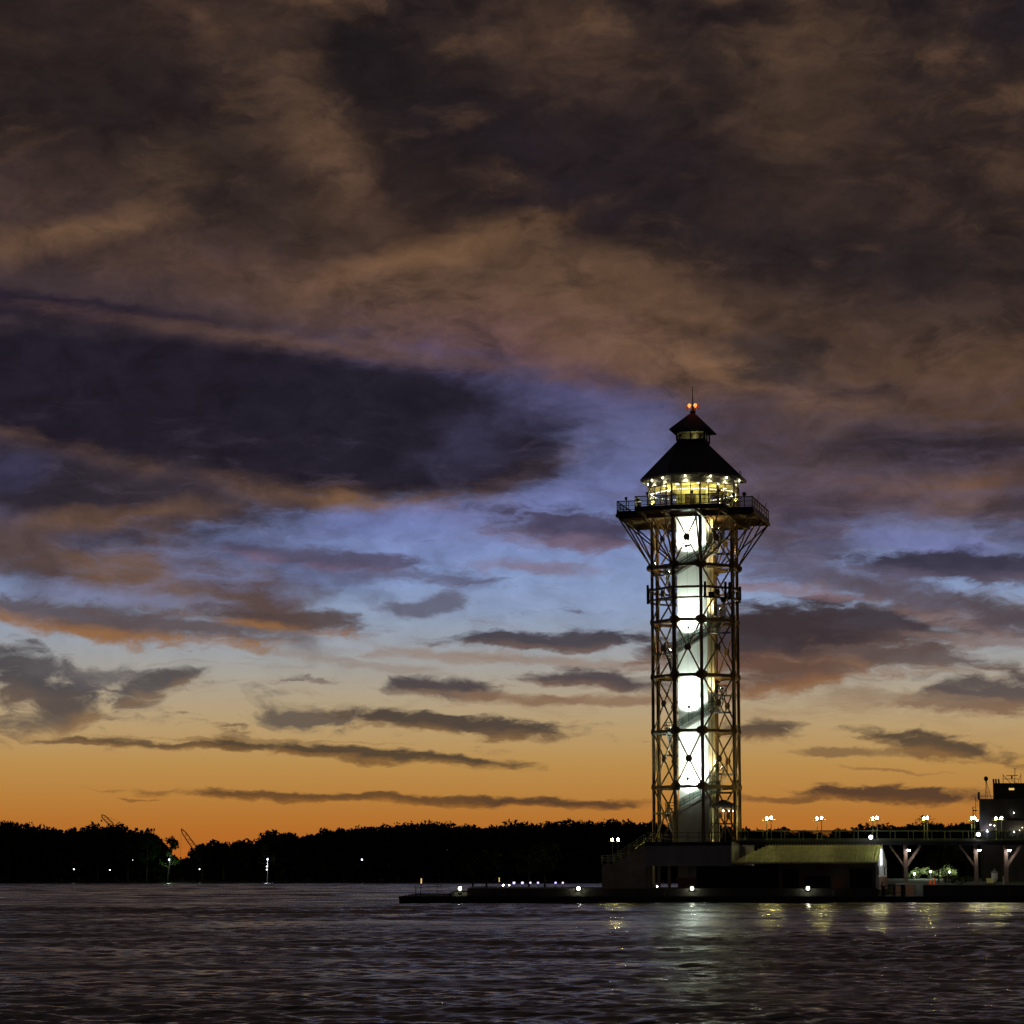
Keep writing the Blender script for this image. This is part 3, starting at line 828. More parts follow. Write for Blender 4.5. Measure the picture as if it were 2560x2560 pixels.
# stairs that climb round the shaft
Q, W = 2.55, 1.02
SIDES = [((-Q, Q), (1, 0)), ((Q, Q), (0, -1)), ((Q, -Q), (-1, 0)), ((-Q, -Q), (0, 1))]     # corner, direction in (u, n)
def rail(m, P, Qq, off, posts):
    up = Vector((0, 0, 1))
    for h in (1.05, 0.7, 0.38): m.tube(P + up * h, Qq + up * h, 0.038, 5)
    for k in range(posts + 1):
        c = P.lerp(Qq, k / posts); m.tube(c, c + up * 1.05, 0.03, 5)
FRZ = 10.12           # foot of the lowest front flight
RISE = 2.262
floods = []
def flight(side, z0):
    (cu, cn), (du, dn) = SIDES[side]
    p = Vector((cu + du * W / 2, cn + dn * W / 2)); ln = 2 * Q - W
    q = p + Vector((du, dn)) * ln
    on = Vector((-dn, du)) if True else None          # outward, (u, n)
    if on.dot(Vector((cu + du * Q, cn + dn * Q))) < 0: on = -on
    a, b = p + on * W / 2, p - on * W / 2
    P = lambda v, z: L(v.x, v.y, z)
    m = MB()
    for v in (on * W / 2, -on * W / 2):
        m.bar(P(p + v, z0 - 0.12), P(q + v, z0 + RISE - 0.12), 0.07, 0.34)
    N = 12
    for k in range(N):
        c = p + Vector((du, dn)) * ln * (k + 0.5) / N; z = z0 + RISE * (k + 0.6) / N
        m.bar(P(c - on * (W / 2 - .02), z), P(c + on * (W / 2 - .02), z), 0.29, 0.045)
    st = m.build('stair_flight', STAIR, tower)
    m = MB()
    rail(m, P(p + on * W / 2, z0), P(q + on * W / 2, z0 + RISE), 0, 4); rail(m, P(p - on * W / 2, z0), P(q - on * W / 2, z0 + RISE), 0, 4)
    m.build('handrail', DARKRAIL, st)
    # landing at the upper end
    c = q + Vector((du, dn)) * W / 2
    z = z0 + RISE
    m = MB(); m.box(L(c.x - W / 2, c.y - W / 2, z - 0.2), L(c.x + W / 2, c.y + W / 2, z))
    far = c + Vector((du, dn)) * (W / 2)
    # bracket beam out to the nearest columns
    o2 = c + (Vector((du, dn)) + on) * (W / 2)
    for w in (on, Vector((du, dn))):
        s = c + w * (W / 2); e = c + w * (A_ - Q - 0.15)
        m.bar(P(s, z - 0.16), P(e, z - 0.16), 0.12, 0.22)
    ld = m.build('stair_landing', STAIR, tower)
    m = MB(); rail(m, P(far + on * W / 2, z), P(far - on * W / 2, z), 0, 2); rail(m, P(c + on * W / 2 - Vector((du, dn)) * W / 2, z), P(c + on * W / 2 + Vector((du, dn)) * W / 2, z), 0, 2)
    m.build('handrail', DARKRAIL, ld)
    if True:
        m = MB()
        m.add([P(p + on * (W / 2 + .03), z0 + .1), P(q + on * (W / 2 + .03), z0 + RISE + .1), P(q + on * (W / 2 + .03), z0 + RISE + .95), P(p + on * (W / 2 + .03), z0 + .95)], [(0, 1, 2, 3)])
        m.build('rail_mesh', INFILL, st)
    # flood lamp on the outer rail, thrown up the shaft
    f = 0.44
    c = (p + Vector((du, dn)) * ln * f) + on * (W / 2)
    zz = z0 + RISE * f
    return c, on, zz
FPOW = {0: 1050, 1: 380, 2: 400, 3: 300}
FCOL = {0: (0.87, 1.0, 0.87), 1: (1.0, 0.74, 0.32), 2: (1.0, 0.76, 0.4), 3: (1.0, 0.72, 0.36)}
def flood(c, on, zz, side, power, twin=False, dz=1.75):
    for du in ((-0.17, 0.17) if twin else (0.0,)):
        t = Vector((on.y, -on.x)) * du
        h = L(c.x + t.x, c.y + t.y, zz + dz)
        m = MB(); inn = L(-on.x, -on.y, 0)
        tt = Vector((-inn.y, inn.x, 0))
        dirn = (inn + Vector((0, 0, 0.75))).normalized(); upv = dirn.cross(tt)
        vs = []
        for s, w, hh in ((-0.16, 0.10, 0.09), (0.12, 0.17, 0.16)):
            for a, b in ((-1, -1), (1, -1), (1, 1), (-1, 1)): vs.append(h + dirn * s + tt * a * w + upv * b * hh)
        m.add(vs, [(0, 1, 2, 3), (4, 5, 6, 7), (0, 1, 5, 4), (1, 2, 6, 5), (2, 3, 7, 6), (3, 0, 4, 7)])
        m.tube(L(c.x, c.y, zz), L(c.x, c.y, zz + dz - 0.28), 0.035, 6); m.tube(L(c.x, c.y, zz + dz - .28), h - dirn * 0.14, 0.03, 5)
        fo = m.build('floodlight', BLACK, tower)
        e = MB(); c0 = h + dirn * 0.13
        e.add([c0 - tt * 0.14 - upv * 0.13, c0 + tt * 0.14 - upv * 0.13, c0 + tt * 0.14 + upv * 0.13, c0 - tt * 0.14 + upv * 0.13], [(0, 1, 2, 3)])
        e.build('lens', E_FLOOD, fo)
        lamp('SPOT', 'flood_beam', h + dirn * 0.2, power / (2 if twin else 1), FCOL[side], fo, h + (inn + Vector((0, 0, 0.9))) * 3, 0.2, 155, 0.7)
        if side == 0: lamp('SPOT', 'flood_wash', h + dirn * 0.22, 2600 / (2 if twin else 1), FCOL[side], fo, h + (inn * 0.42 + Vector((0, 0, 1.0))) * 3, 0.15, 64, 0.9)
z = FRZ - RISE
seq = []
side = 3
while z < 43.0:
    seq.append((side, z)); z += RISE; side = (side + 1) % 4
for side, z0 in seq:
    c, on, zz = flight(side, z0)
    if z0 > 9 and z0 < 41:
        flood(c, on, zz, side, FPOW[side] * (1.5 if (side == 0 and z0 > 36) else 1.0), twin=(side == 0 and z0 > 36), dz=1.75 if z0 < 36 else 2.1)
# one more flood on the fifth ring's front beam, and an added fill light under it
flood(Vector((-0.2, A_)), Vector((0, 1)), RZ[1] + 0.1, 0, 760, dz=0.75)
lamp('POINT', 'base_fill', L(-0.2, 3.3, RZ[1] - 0.5), 150, FCOL[0], tower, size=0.2)  # no fixture here; put in to brighten the foot of the shaft
flood(Vector((A_, 0.2)), Vector((1, 0)), RZ[1] + 0.1, 1, 260, dz=0.6)
flood(Vector((A_, 0.2)), Vector((1, 0)), RZ[5] + 0.1, 1, 420, dz=0.6)
flood(Vector((-A_, 0.2)), Vector((-1, 0)), RZ[5] + 0.1, 3, 420, dz=0.6)

# antenna rings and panel antennas below the fifth ring
for y, a, h in ((1466, 5.0, 0.26), (1492, 5.0, 0.2)):
    z = at(1755, y, 284.0).z; m = MB(); O = octa(a, a / 2.6)
    for i in range(8): m.bar(L(*O[i], z), L(*O[(i + 1) % 8], z), 0.16, h)
    for (u, n), (uu, nn) in zip(O, OCT): m.bar(L(u, n, z), L(uu, nn, z), 0.1, 0.12)
    m.build('antenna_ring', STEEL, tower)
zA = at(1755, 1484, 284).z
for u, n, h, w in ((2.1, 5.1, 1.8, 0.26), (4.15, 3.25, 2.0, 0.26), (4.55, 2.75, 2.0, 0.26), (-5.25, 1.3, 2.2, 0.24), (-5.25, -0.6, 1.9, 0.24), (5.25, -0.3, 1.6, 0.24)):
    m = MB(); m.cbox(L(u, n, zA + 0.45), (w, 0.2, h)); m.tube(L(u * .97, n * .97, zA - 0.6), L(u * .97, n * .97, zA + 1.2), 0.05, 6); m.build('panel_antenna', BLACK, tower)
m = MB(); m.cbox(L(2.75, 4.6, zA - 0.15), (0.6, 0.35, 0.65)); m.cbox(L(3.9, 3.2, zA - 0.6), (0.5, 0.4, 0.5)); m.build('radio_cabinet', BLACK, tower)

# ---- lookout deck
ZD = 44.22
DP, DQ, BU, BN = 7.8, 6.05, 5.03, 9.25
CROSS = [(-BU, BN), (BU, BN), (BU, DQ), (DP, DQ), (DP, -DQ), (BU, -DQ), (BU, -BN), (-BU, -BN), (-BU, -DQ), (-DP, -DQ), (-DP, DQ), (-BU, DQ)]
m = MB(); m.prism([L(u, n, 0)[:2] for u, n in CROSS], ZD - 0.10, ZD)
deck = m.build('lookout_deck', BLACK, tower)
m = MB()
for i in range(12):
    p, q = CROSS[i], CROSS[(i + 1) % 12]
    m.bar(L(*p, ZD - 0.31), L(*q, ZD - 0.31), 0.14, 0.4)
m.build('fascia_beam', BLACK, deck)
m = MB()
n = -8.6
while n < 9.0:
    lim = BU if abs(n) > DQ else DP
    if abs(n) < S_ + .1: 
        m.bar(L(-lim + .1, n, ZD - 0.24), L(-S_, n, ZD - 0.24), 0.1, 0.26); m.bar(L(S_, n, ZD - 0.24), L(lim - .1, n, ZD - 0.24), 0.1, 0.26)
    else: m.bar(L(-lim + .1, n, ZD - 0.24), L(lim - .1, n, ZD - 0.24), 0.1, 0.26)
    n += 0.86
m.build('deck_joist', STEEL, deck)
m = MB()
for u in (-4.7, -1.9, 1.9, 4.7): m.bar(L(u, -BN + .1, ZD - 0.56), L(u, BN - .1, ZD - 0.56), 0.2, 0.36)
for n in (-4.9, 4.9): m.bar(L(-DP + .1, n, ZD - 0.58), L(DP - .1, n, ZD - 0.58), 0.18, 0.34)
m.build('deck_girder', STEEL, deck)
for u in (-7.9, 7.9):
    m = MB(); m.bar(L(u, -DQ, ZD - 0.5), L(u, DQ, ZD - 0.5), 0.16, 0.3); m.build('edge_beam', STEEL, deck)
for sgn in (1, -1):
    for i, tgt in ((0, [(-7.75, 5.6), (-4.6, 8.9), (-1.8, 8.9)]), (1, [(7.75, 5.6), (4.6, 8.9), (1.8, 8.9)]), (2, [(7.8, 5.3), (7.8, 1.6)]), (7, [(-7.8, 5.3), (-7.8, 1.6)])):
        u, n = OCT[i]
        for a, b in tgt:
            m = MB(); m.tube(L(u, n * sgn, RZ[5]), L(a, b * sgn, ZD - 0.62), 0.095, 6); m.build('deck_strut', STEEL, tower)
m = MB()
for i in range(12):
    p, q = Vector(CROSS[i]), Vector(CROSS[(i + 1) % 12]); ln = (q - p).length; k = max(1, round(ln / 1.7))
    for h, r in ((1.12, 0.065), (0.12, 0.05), (0.62, 0.03)): m.bar(L(p.x, p.y, ZD + h), L(q.x, q.y, ZD + h), r * 1.5)
    for j in range(k + 1):
        c = p.lerp(q, j / k); m.bar(L(c.x, c.y, ZD - 0.3), L(c.x, c.y, ZD + 1.12), 0.07)
dr_ = m.build('deck_railing', BLACK, tower)
m = MB()
for i in range(12):
    p, q = CROSS[i], CROSS[(i + 1) % 12]
    m.add([L(*p, ZD + .16), L(*q, ZD + .16), L(*q, ZD + 1.06), L(*p, ZD + 1.06)], [(0, 1, 2, 3)])
m.build('mesh_panel', INFILL, dr_)
for u, n, s in ((-6.7, DQ, 1), (1.5, BN, 1), (4.55, BN, 1), (5.7, DQ, 1), (6.9, DQ, 1.25), (-3.6, BN, .9)):
    m = MB(); m.tube(L(u, n, ZD), L(u, n, ZD + 1.3), 0.05, 6); m.cbox(L(u, n, ZD + 1.42), (0.30 * s, 0.34, 0.30 * s)); m.build('viewing_scope', BLACK, tower)
for n_ in (-3.0, 2.6):
    m = MB(); m.tube(L(DP, n_, ZD + 1.0), L(DP + .25, n_, ZD + 1.75), 0.035, 5); m.build('whip_antenna', BLACK, tower)

# ---- glazed lookout room
CA = 4.92; CB = CA / 3
CO = octa(CA, CB)
ZG0, ZG1, ZW1 = ZD + 0.02, 47.45, 48.12
cab = MB(); cab.prism([L(u, n, 0)[:2] for u, n in octa(CA - .12, CB - .04)], ZD + .01, ZD + .07); cab.build('room_floor', CONCT, tower)
m = MB(); m.prism([L(u, n, 0)[:2] for u, n in octa(CA - .12, CB - .04)], 47.55, 47.62); ceil = m.build('ceiling', CABWALL, tower)
m = MB()
for u, n in ((-1.3, 3.3), (1.2, 3.4), (3.2, 2.0), (3.4, 3.0), (-3.0, 2.2), (-3.2, -1.5), (0.3, -3.3), (3.4, -1.5)):
    m.lathe(L(u, n, 47.50), [(0.15, 0), (0.15, 0.045)], 10)
m.build('ceiling_lamp', E_SOFFIT, ceil)
m = MB(); m.prism([L(-S_, S_, 0)[:2], L(S_, S_, 0)[:2], L(S_, -S_, 0)[:2], L(-S_, -S_, 0)[:2]], 44.3, 47.54); m.build('core_wall', CABWALL, tower)
DO = octa(CA - .2, (CA - .2) / 3)
m = MB()
for i in range(8): m.bar(L(*DO[i], 44.62), L(*DO[(i + 1) % 8], 44.62), .06, .7)
m.build('added_dado', CABWALL, tower)  # low wall added to catch room light and brighten the lower glass
for u, n in ((3.0, 1.0), (-3.0, 1.0), (3.0, -1.6), (-3.0, -1.6), (1.0, -3.2), (-1.0, -3.2)):
    m = MB(); m.tube(L(u, n, 44.3), L(u, n, 47.55), .14, 10); m.build('room_column', MULL, tower)
m = MB(); m.box(L(-0.7, S_ + .005, 44.35), L(0.55, S_ + .06, 46.6)); m.build('lift_door', MULL, tower)
for i in range(8):
    p, q = Vector(CO[i]), Vector(CO[(i + 1) % 8])
    g = MB(); g.add([L(p.x, p.y, ZG0 + .3), L(q.x, q.y, ZG0 + .3), L(q.x, q.y, ZG1), L(p.x, p.y, ZG1)], [(0, 1, 2, 3)])
    win = g.build('window_wall', PANE, tower)
    m = MB(); ln = (q - p).length; k = 3 if i % 2 == 0 else 4
    for j in range(k + 1):
        c = p.lerp(q, j / k); w = 0.18 if j in (0, k) else 0.10
        m.bar(L(c.x, c.y, ZG0), L(c.x, c.y, ZG1), w)
    for h in (ZG0 + .04, ZG0 + 1.75, ZG1 - .03): m.bar(L(p.x, p.y, h), L(q.x, q.y, h), 0.075)
    m.build('mullion', MULL, win)
    m = MB()
    mid = (p + q) / 2; o = mid.normalized() * 0.03
    m.bar(L(p.x + o.x, p.y + o.y, (ZG1 + ZW1) / 2 + .03), L(q.x + o.x, q.y + o.y, (ZG1 + ZW1) / 2 + .03), 0.12, ZW1 - ZG1)
    m.build('wall_band', CREAM, tower)
    for f in ((0.5,) if i % 2 == 0 else (0.26, 0.74)):
        c = p.lerp(q, f) + mid.normalized() * 0.42
        m = MB(); m.lathe(L(c.x, c.y, 48.03), [(0.06, 0), (0.10, 0.1), (0.05, 0.17)], 8); sl = m.build('soffit_lamp', E_SOFFIT, tower)
        lamp('SPOT', 'soffit_beam', L(c.x, c.y, 48.0), 62, (1.0, 0.92, 0.62), sl, L(c.x - mid.normalized().x * .28, c.y - mid.normalized().y * .28, 46.5), 0.05, 105, 0.5)
m = MB()
IO = octa(CA - .16, (CA - .16) / 3)
for i in range(8):
    p, q = Vector(IO[i]), Vector(IO[(i + 1) % 8]); ln = (q - p).length; k = int(ln / 0.26)
    for j in range(k):
        c = p.lerp(q, (j + 0.5) / k); m.ball(L(c.x, c.y, 46.72), 0.05, 6, 4)
m.build('light_string', E_STRING, tower)
m = MB()
for u in (-4.85, 4.85):
    for n in (1.9, -1.9): m.tube(L(u * 1.02, n, ZD), L(u * 1.02, n, 47.7), 0.09, 8)
m.build('corner_pipe', CREAM, tower)
for u, n in ((-2.6, 3.2), (0.6, 3.7), (2.9, 2.4), (-3.6, 0.8)):
    m = MB(); m.lathe(L(u, n, ZD + .08), [(0.22, 0), (0.05, 0.05), (0.05, 0.7), (0.4, 0.72), (0.4, 0.76)], 12); m.build('cafe_table', CABWALL, tower)
for u, n in ((2.7, 0.6), (-2.7, 0.6), (0, 2.9), (0, -2.8)):
    lamp('POINT', 'room_light', L(u, n, 46.9), 90, (1.0, 0.86, 0.28), tower, size=0.25)
# eaves, soffit, roof
EA = 5.84; EB = EA / 3; ZE = 48.22
EO = octa(EA, EB)
m = MB(); m.loft([L(u, n, ZE) for u, n in EO], [L(u, n, ZE - 0.02) for u, n in octa(CA - .05, CB - .02)]); m.build('soffit', CREAM, tower)
m = MB()
for i in range(8): m.bar(L(*EO[i], ZE + .06), L(*EO[(i + 1) % 8], ZE + .06), 0.08, 0.22)
m.build('eave_trim', CREAM, tower)
CS = 1.63
zc0 = at(1733, 1104, 287.3).z; zc1 = at(1733, 1074, 287).z; zap = at(1732, 1028, 289).z
SQ = [(-CS, CS), (CS, CS), (CS, -CS), (-CS, -CS)]
top = [SQ[0], SQ[1], SQ[1], SQ[2], SQ[2], SQ[3], SQ[3], SQ[0]]
m = MB()
lo = [L(u, n, ZE + .18) for u, n in octa(EA + .03, EB + .01)]; hi_ = [L(u, n, zc0) for u, n in SQ]
v = lo + hi_
m.add(v, [(0, 1, 9, 8), (1, 2, 9), (2, 3, 10, 9), (3, 4, 10), (4, 5, 11, 10), (5, 6, 11), (6, 7, 8, 11), (7, 0, 8)])
rf = m.build('main_roof', ROOFD, tower)
m = MB()   # standing seams, snow guard and hip caps
def seam(a, b, n, wd=0.035):
    for j in range(1, n):
        m.bar(a[0].lerp(a[1], j / n) + Vector((0, 0, .02)), b[0].lerp(b[1], j / n) + Vector((0, 0, .02)), wd, 0.06)
for i, j, k, l in ((0, 1, 0, 1), (2, 3, 1, 2), (4, 5, 2, 3), (6, 7, 3, 0)):
    seam((lo[i], lo[j]), (hi_[k], hi_[l]), 8)
for i, j in ((1, 1), (2, 1), (0, 0), (7, 0), (3, 2), (4, 2), (5, 3), (6, 3)):
    m.bar(lo[i] + Vector((0, 0, .02)), hi_[j] + Vector((0, 0, .02)), 0.1, 0.06)
m.build('roof_seam', ROOFD, rf)
m = MB(); a = lo[2].lerp(hi_[1], 0.1); b_ = lo[3].lerp(hi_[2], 0.1); c = a.lerp(b_, .4)
for h in (0.25, 0.42): m.tube(c + Vector((0, 0, h)), c.lerp(b_, .5) + Vector((0, 0, h)), 0.03, 5)
m.tube(c, c + Vector((0, 0, .42)), .03, 5); m.tube(c.lerp(b_, .5), c.lerp(b_, .5) + Vector((0, 0, .42)), .03, 5)
m.build('roof_hatch_rail', BLACK, tower)
m = MB(); m.prism([L(u, n, 0)[:2] for u, n in SQ], zc0 - 0.35, zc0 + 0.28); m.build('cupola_curb', ROOFD, tower)
for i in range(4):
    p, q = Vector(SQ[i]), Vector(SQ[(i + 1) % 4])
    g = MB(); g.add([L(p.x, p.y, zc0 + .28), L(q.x, q.y, zc0 + .28), L(q.x, q.y, zc1), L(p.x, p.y, zc1)], [(0, 1, 2, 3)]); w = g.build('cupola_window', PANE, tower)
    m = MB()
    for f, t in ((0, .16), (.5, .12), (1, .16)):
        c = p.lerp(q, f); m.bar(L(c.x, c.y, zc0 + .2), L(c.x, c.y, zc1), t)
    m.bar(L(p.x, p.y, zc1 - .05), L(q.x, q.y, zc1 - .05), .12, .16); m.bar(L(p.x, p.y, zc0 + .3), L(q.x, q.y, zc0 + .3), .1, .1)
    m.build('mullion', BLACK, w)
m = MB(); m.lathe(L(.3, -.2, zc0 + .3), [(0.45, 0), (0.5, .6), (0.45, 1.0)], 14); m.build('added_drum', CABWALL, tower)  # drum added inside so the panes show a dimly lit interior
m = MB(); m.box(L(-1.45, -.55, zc0 + .29), L(1.45, -.75, zc1 - .1)); m.box(L(-1.5, 1.5, zc1 - .09), L(1.5, -1.5, zc1 - .04)); m.build('cupola_lining', CABWALL, tower)
lamp('POINT', 'cupola_light', L(0.2, 0.9, zc0 + .55), 5.0, (1.0, 0.9, 0.5), tower, size=0.1)
lamp('POINT', 'cupola_light', L(-1.0, -0.6, zc0 + .55), 5.0, (1.0, 0.9, 0.5), tower, size=0.1)
E2 = 2.36
SE = [(-E2, E2), (E2, E2), (E2, -E2), (-E2, -E2)]
m = MB(); v = [L(u, n, zc1 + .02) for u, n in SE] + [L(u, n, zc1 + .16) for u, n in SE] + [L(0, 0, zap)]
m.add(v, [(0, 1, 2, 3), (0, 1, 5, 4), (1, 2, 6, 5), (2, 3, 7, 6), (3, 0, 4, 7), (4, 5, 8), (5, 6, 8), (6, 7, 8), (7, 4, 8)])
m.build('cupola_roof', ROOFD, tower)
zf = zap
m = MB(); m.lathe(L(0, 0, zf - .3), [(0.3, 0), (0.34, .15), (0.34, .3), (0.14, .42), (0.1, .7)], 10); m.build('finial', ROOFD, tower)
ztop = at(1732, 968, 289).z
m = MB(); m.tube(L(0, 0, zf), L(0, 0, ztop - 1.0), 0.08, 8, 0.055); m.tube(L(0, 0, ztop - 1.0), L(0, 0, ztop), 0.04, 6); m.ball(L(0, 0, ztop), 0.07, 6, 4); m.build('mast', BLACK, tower)
zb = at(1732, 1016, 289).z
m = MB(); m.tube(L(-.75, 0, zb - .2), L(.75, 0, zb - .2), 0.035, 5); m.tube(L(0, -.75, zb - .2), L(0, .75, zb - .2), 0.035, 5)
for u in (-.72, .72): m.cbox(L(u, 0, zb - .1), (.12, .2, .62))
for n in (-.72, .72): m.cbox(L(0.1, n, zb - .3), (.2, .12, .45))
m.build('mast_antenna', CREAM, tower)
for u, n in ((-.34, .3), (.36, .3)):
    m = MB(); m.lathe(L(u, n, zb - .2), [(.06, 0), (.06, .12)], 8); m.ball(L(u, n, zb + .08), 0.2, 10, 6); bl = m.build('beacon_lamp', E_RED, tower)

# ---- foot of the tower: stair enclosure and glazed lobby
m = MB()
zt = lambda p: 9.9 + (p[0] + 1.9) * 0.59
m.prism([L(-2.3, 3.05, 0)[:2], L(2.0, 3.05, 0)[:2], L(2.0, 1.9, 0)[:2], L(-2.3, 1.9, 0)[:2]], ZB - .1, lambda p: 9.75 + (p[0] + 2.3) * 0.56)
m.build('stair_enclosure', CONC, tower)
m = MB(); m.box(L(2.2, 3.0, ZB - .1), L(4.5, -1.6, ZB + .12)); m.box(L(2.2, 3.0, 10.55), L(4.5, -1.6, 10.75)); lob = m.build('lobby', CONC, tower)
m = MB(); v = [L(2.0, 3.2, 10.75), L(4.7, 3.2, 10.75), L(4.7, -1.8, 10.75), L(2.0, -1.8, 10.75), L(3.3, 2.2, 11.5), L(3.3, -.8, 11.5)]
m.add(v, [(0, 1, 4), (1, 2, 5, 4), (2, 3, 5), (3, 0, 4, 5), (0, 3, 2, 1)]); m.build('lobby_roof', ROOFD, lob)
m = MB()
for u in (2.2, 2.95, 3.7, 4.5):
    for n in (3.0, -1.6): m.bar(L(u, n, ZB), L(u, n, 10.6), .1)
for n in (1.5, 0): m.bar(L(4.5, n, ZB), L(4.5, n, 10.6), .1)
for n in (3.0, -1.6): m.bar(L(2.2, n, 8.8), L(4.5, n, 8.8), .09)
m.bar(L(4.5, 3.0, 8.8), L(4.5, -1.6, 8.8), .09); m.build('mullion', MULL, lob)
m = MB(); m.box(L(2.25, 2.0, ZB + .12), L(2.9, 1.9, 10.5)); m.build('lobby_wall', CABWALL, lob)
for u_, n_, r_ in ((3.55, 3.1, .1), (4.1, 2.4, .06), (4.3, 1.0, .05)):
    m = MB(); m.ball(L(u_, n_, 10.2), r_, 8, 5); m.build('lobby_lamp', E_SOFFIT, lob)
lamp('POINT', 'lobby_light', L(3.3, 1.4, 9.9), 30, (0.9, 1.0, 0.6), tower, size=0.2)
# ------------------------------------------------------------------ visitor building at the tower foot (tower frame, front plane n = 8)
bld = empty('pier_building', (TX, TY, 0.0), -TA)
tag(bld, 'low grey building under the tower with a ribbed yellow green metal roof', 'building')
NB = 8.2
def ux(px, n=NB): return loc(px, 2150, n)[0]
def zx(py, px=1738, n=NB): return loc(px, py, n)[2]
G = 1.6
z_top, z_bot = zx(2113), zx(2163)
uL, uR = ux(1613), ux(1829)
m = MB(); m.box(L(uL, NB, z_bot), L(uR, -7.5, z_top)); m.build('upper_wall', CONC, bld)
m = MB(); m.box(L(uL - .05, NB + .06, z_top - .02), L(uR + .06, -7.6, z_top + .34)); m.build('parapet', BLACK, bld)
m = MB(); m.box(L(uL, NB - .02, z_bot - .1), L(uR, NB - .3, z_bot - .004)); m.build('fascia_trim', CONCT, bld)
# stair block on the left, its top climbs to the podium
ua, ub = ux(1504), uL - .01
zs0, zs1 = zx(2161, 1504), zx(2108, 1604)
u1 = ux(1532)
m = MB()
poly = [(ua, G - .2), (ub, G - .2), (ub, zs1), (u1, zs0), (ua, zs0)]
fr = [L(u, NB - .05, z) for u, z in poly]; bk = [L(u, NB - 4.0, z) for u, z in poly]
m.loft(fr, bk, True); m.build('stair_wall', CONCT, bld)
m = MB()
for n in (NB - .1, NB - 3.9):
    for h in (1.0, .72, .45):
        m.tube(L(ua, n, zs0 + h), L(u1, n, zs0 + h), .04, 5); m.tube(L(u1, n, zs0 + h), L(ub, n, zs1 + h), .04, 5)
    for f in range(3): 
        u = ua + (u1 - ua) * f / 2; m.bar(L(u, n, zs0), L(u, n, zs0 + 1.0), .08)
    for f in range(1, 5):
        t = f / 4; m.bar(L(u1 + (ub - u1) * t, n, zs0 + (zs1 - zs0) * t), L(u1 + (ub - u1) * t, n, zs0 + (zs1 - zs0) * t + 1.0), .06)
for h in (1.0, .72, .45): m.tube(L(ua, NB - .1, zs0 + h), L(ua, NB - 3.9, zs0 + h), .04, 5)
m.build('stair_railing', STAIRRAIL, bld)
# open undercroft, columns, service room
for px in (1622, 1634, 1647, 1663, 1673):
    m = MB(); m.cbox(L(ux(px, NB - .6 if px != 1634 else -3), NB - .6 if px not in (1634, 1663) else -3.0, (G + z_bot) / 2), (.3, .3, z_bot - G)); m.build('undercroft_column', CONCT, bld)
m = MB(); m.box(L(ux(1692), NB - .5, zx(2194)), L(ux(1719), NB - 4, z_bot - .11)); m.build('tan_panel', CONCT, bld)
m = MB(); m.box(L(ux(1719) + .01, NB - .7, zx(2194)), L(ux(1738), NB - 4, z_bot - .11)); m.build('grey_panel', CONC, bld)
m = MB(); m.box(L(ux(1692), NB - .5, G - .1), L(ux(1738), NB - 4, zx(2194) - .004)); m.build('brick_base', BRICK, bld)
uW = ux(2192)
m = MB(); m.box(L(ux(1738) + .01, NB - 1.0, G - .1), L(ux(1945), NB - 9, z_bot - .12)); m.build('dark_glazing', DARKW, bld)
m = MB()
for px in range(1750, 1945, 24): m.bar(L(ux(px), NB - .96, G), L(ux(px), NB - .96, z_bot - .12), .08)
m.build('glazing_frame', BLACK, bld)
m = MB(); m.box(L(ux(1945), NB - .3, G - .1), L(uW, NB - 8.6, zx(2160))); m.build('wing_wall', WINGW, bld)
m = MB(); m.box(L(ux(1945) + .02, NB - .26, G - .1), L(ux(2110), NB - .32, zx(2192))); m.build('brick_base', BRICK, bld)
for a, b, y0 in ((1955, 1995, 2172), (2010, 2075, 2190), (2122, 2178, 2172)):
    m = MB(); m.box(L(ux(a), NB - .22, G), L(ux(b), NB - .35, zx(y0))); m.build('dark_opening', DARKW, bld)
# ribbed metal roof
n0, n1 = NB + .5, NB - 4.3
ze = zx(2156, 2000, n0)
zr = zx(2113.5, 2050, n1)
ul0, ul1 = ux(1829, n0), loc(1918, 2113, n1)[0]
ur = loc(2194, 2150, n0)[0] 
m = MB()
e0, e1, r0, r1 = L(ul0, n0, ze), L(ur, n0, ze), L(ul1, n1, zr), L(ur, n1, zr)
b0, b1 = L(ul0, n1 - 4.8, ze), L(ur, n1 - 4.8, ze)
m.add([e0, e1, r1, r0, b0, b1], [(0, 1, 2, 3), (3, 2, 5, 4), (0, 3, 4)])
m.add([p + Vector((0, 0, -.16)) for p in (e0, e1)] + [e0, e1], [(0, 1, 3, 2)])
rf = m.build('metal_roof', ROOFM, bld)
m = MB(); N = 46
for k in range(N + 1):
    f = k / N; a = e0.lerp(e1, f); u = a.x
    fr_ = 1.0 if u >= ul1 else (u - ul0) / (ul1 - ul0)
    t = L(max(u, ul0), n1, zr); top_ = e0.lerp(e1, f).lerp(Vector((u, t.y, zr)), fr_)
    if fr_ > .03: m.bar(a + Vector((0, 0, .05)), top_ + Vector((0, 0, .05)), .07, .12)
m.build('roof_rib', ROOFM, rf)
m = MB(); m.bar(e0 + Vector((0, -.05, -.1)), e1 + Vector((0, -.05, -.1)), .14, .16); m.build('gutter', CONCT, bld)
m = MB(); g = .02
gp = [L(ur - .02, n0 - .4, G - .1), L(ur - .02, n1 - 4.4, G - .1), L(ur - .02, n1 - 4.4, ze - .1), L(ur - .02, n1, zr - .1), L(ur - .02, n0 - .4, ze - .1)]
gq = [p - Vector((.25, 0, 0)) for p in gp]
m.loft(gp, gq, True); gw = m.build('gable_wall', WHITE, bld)
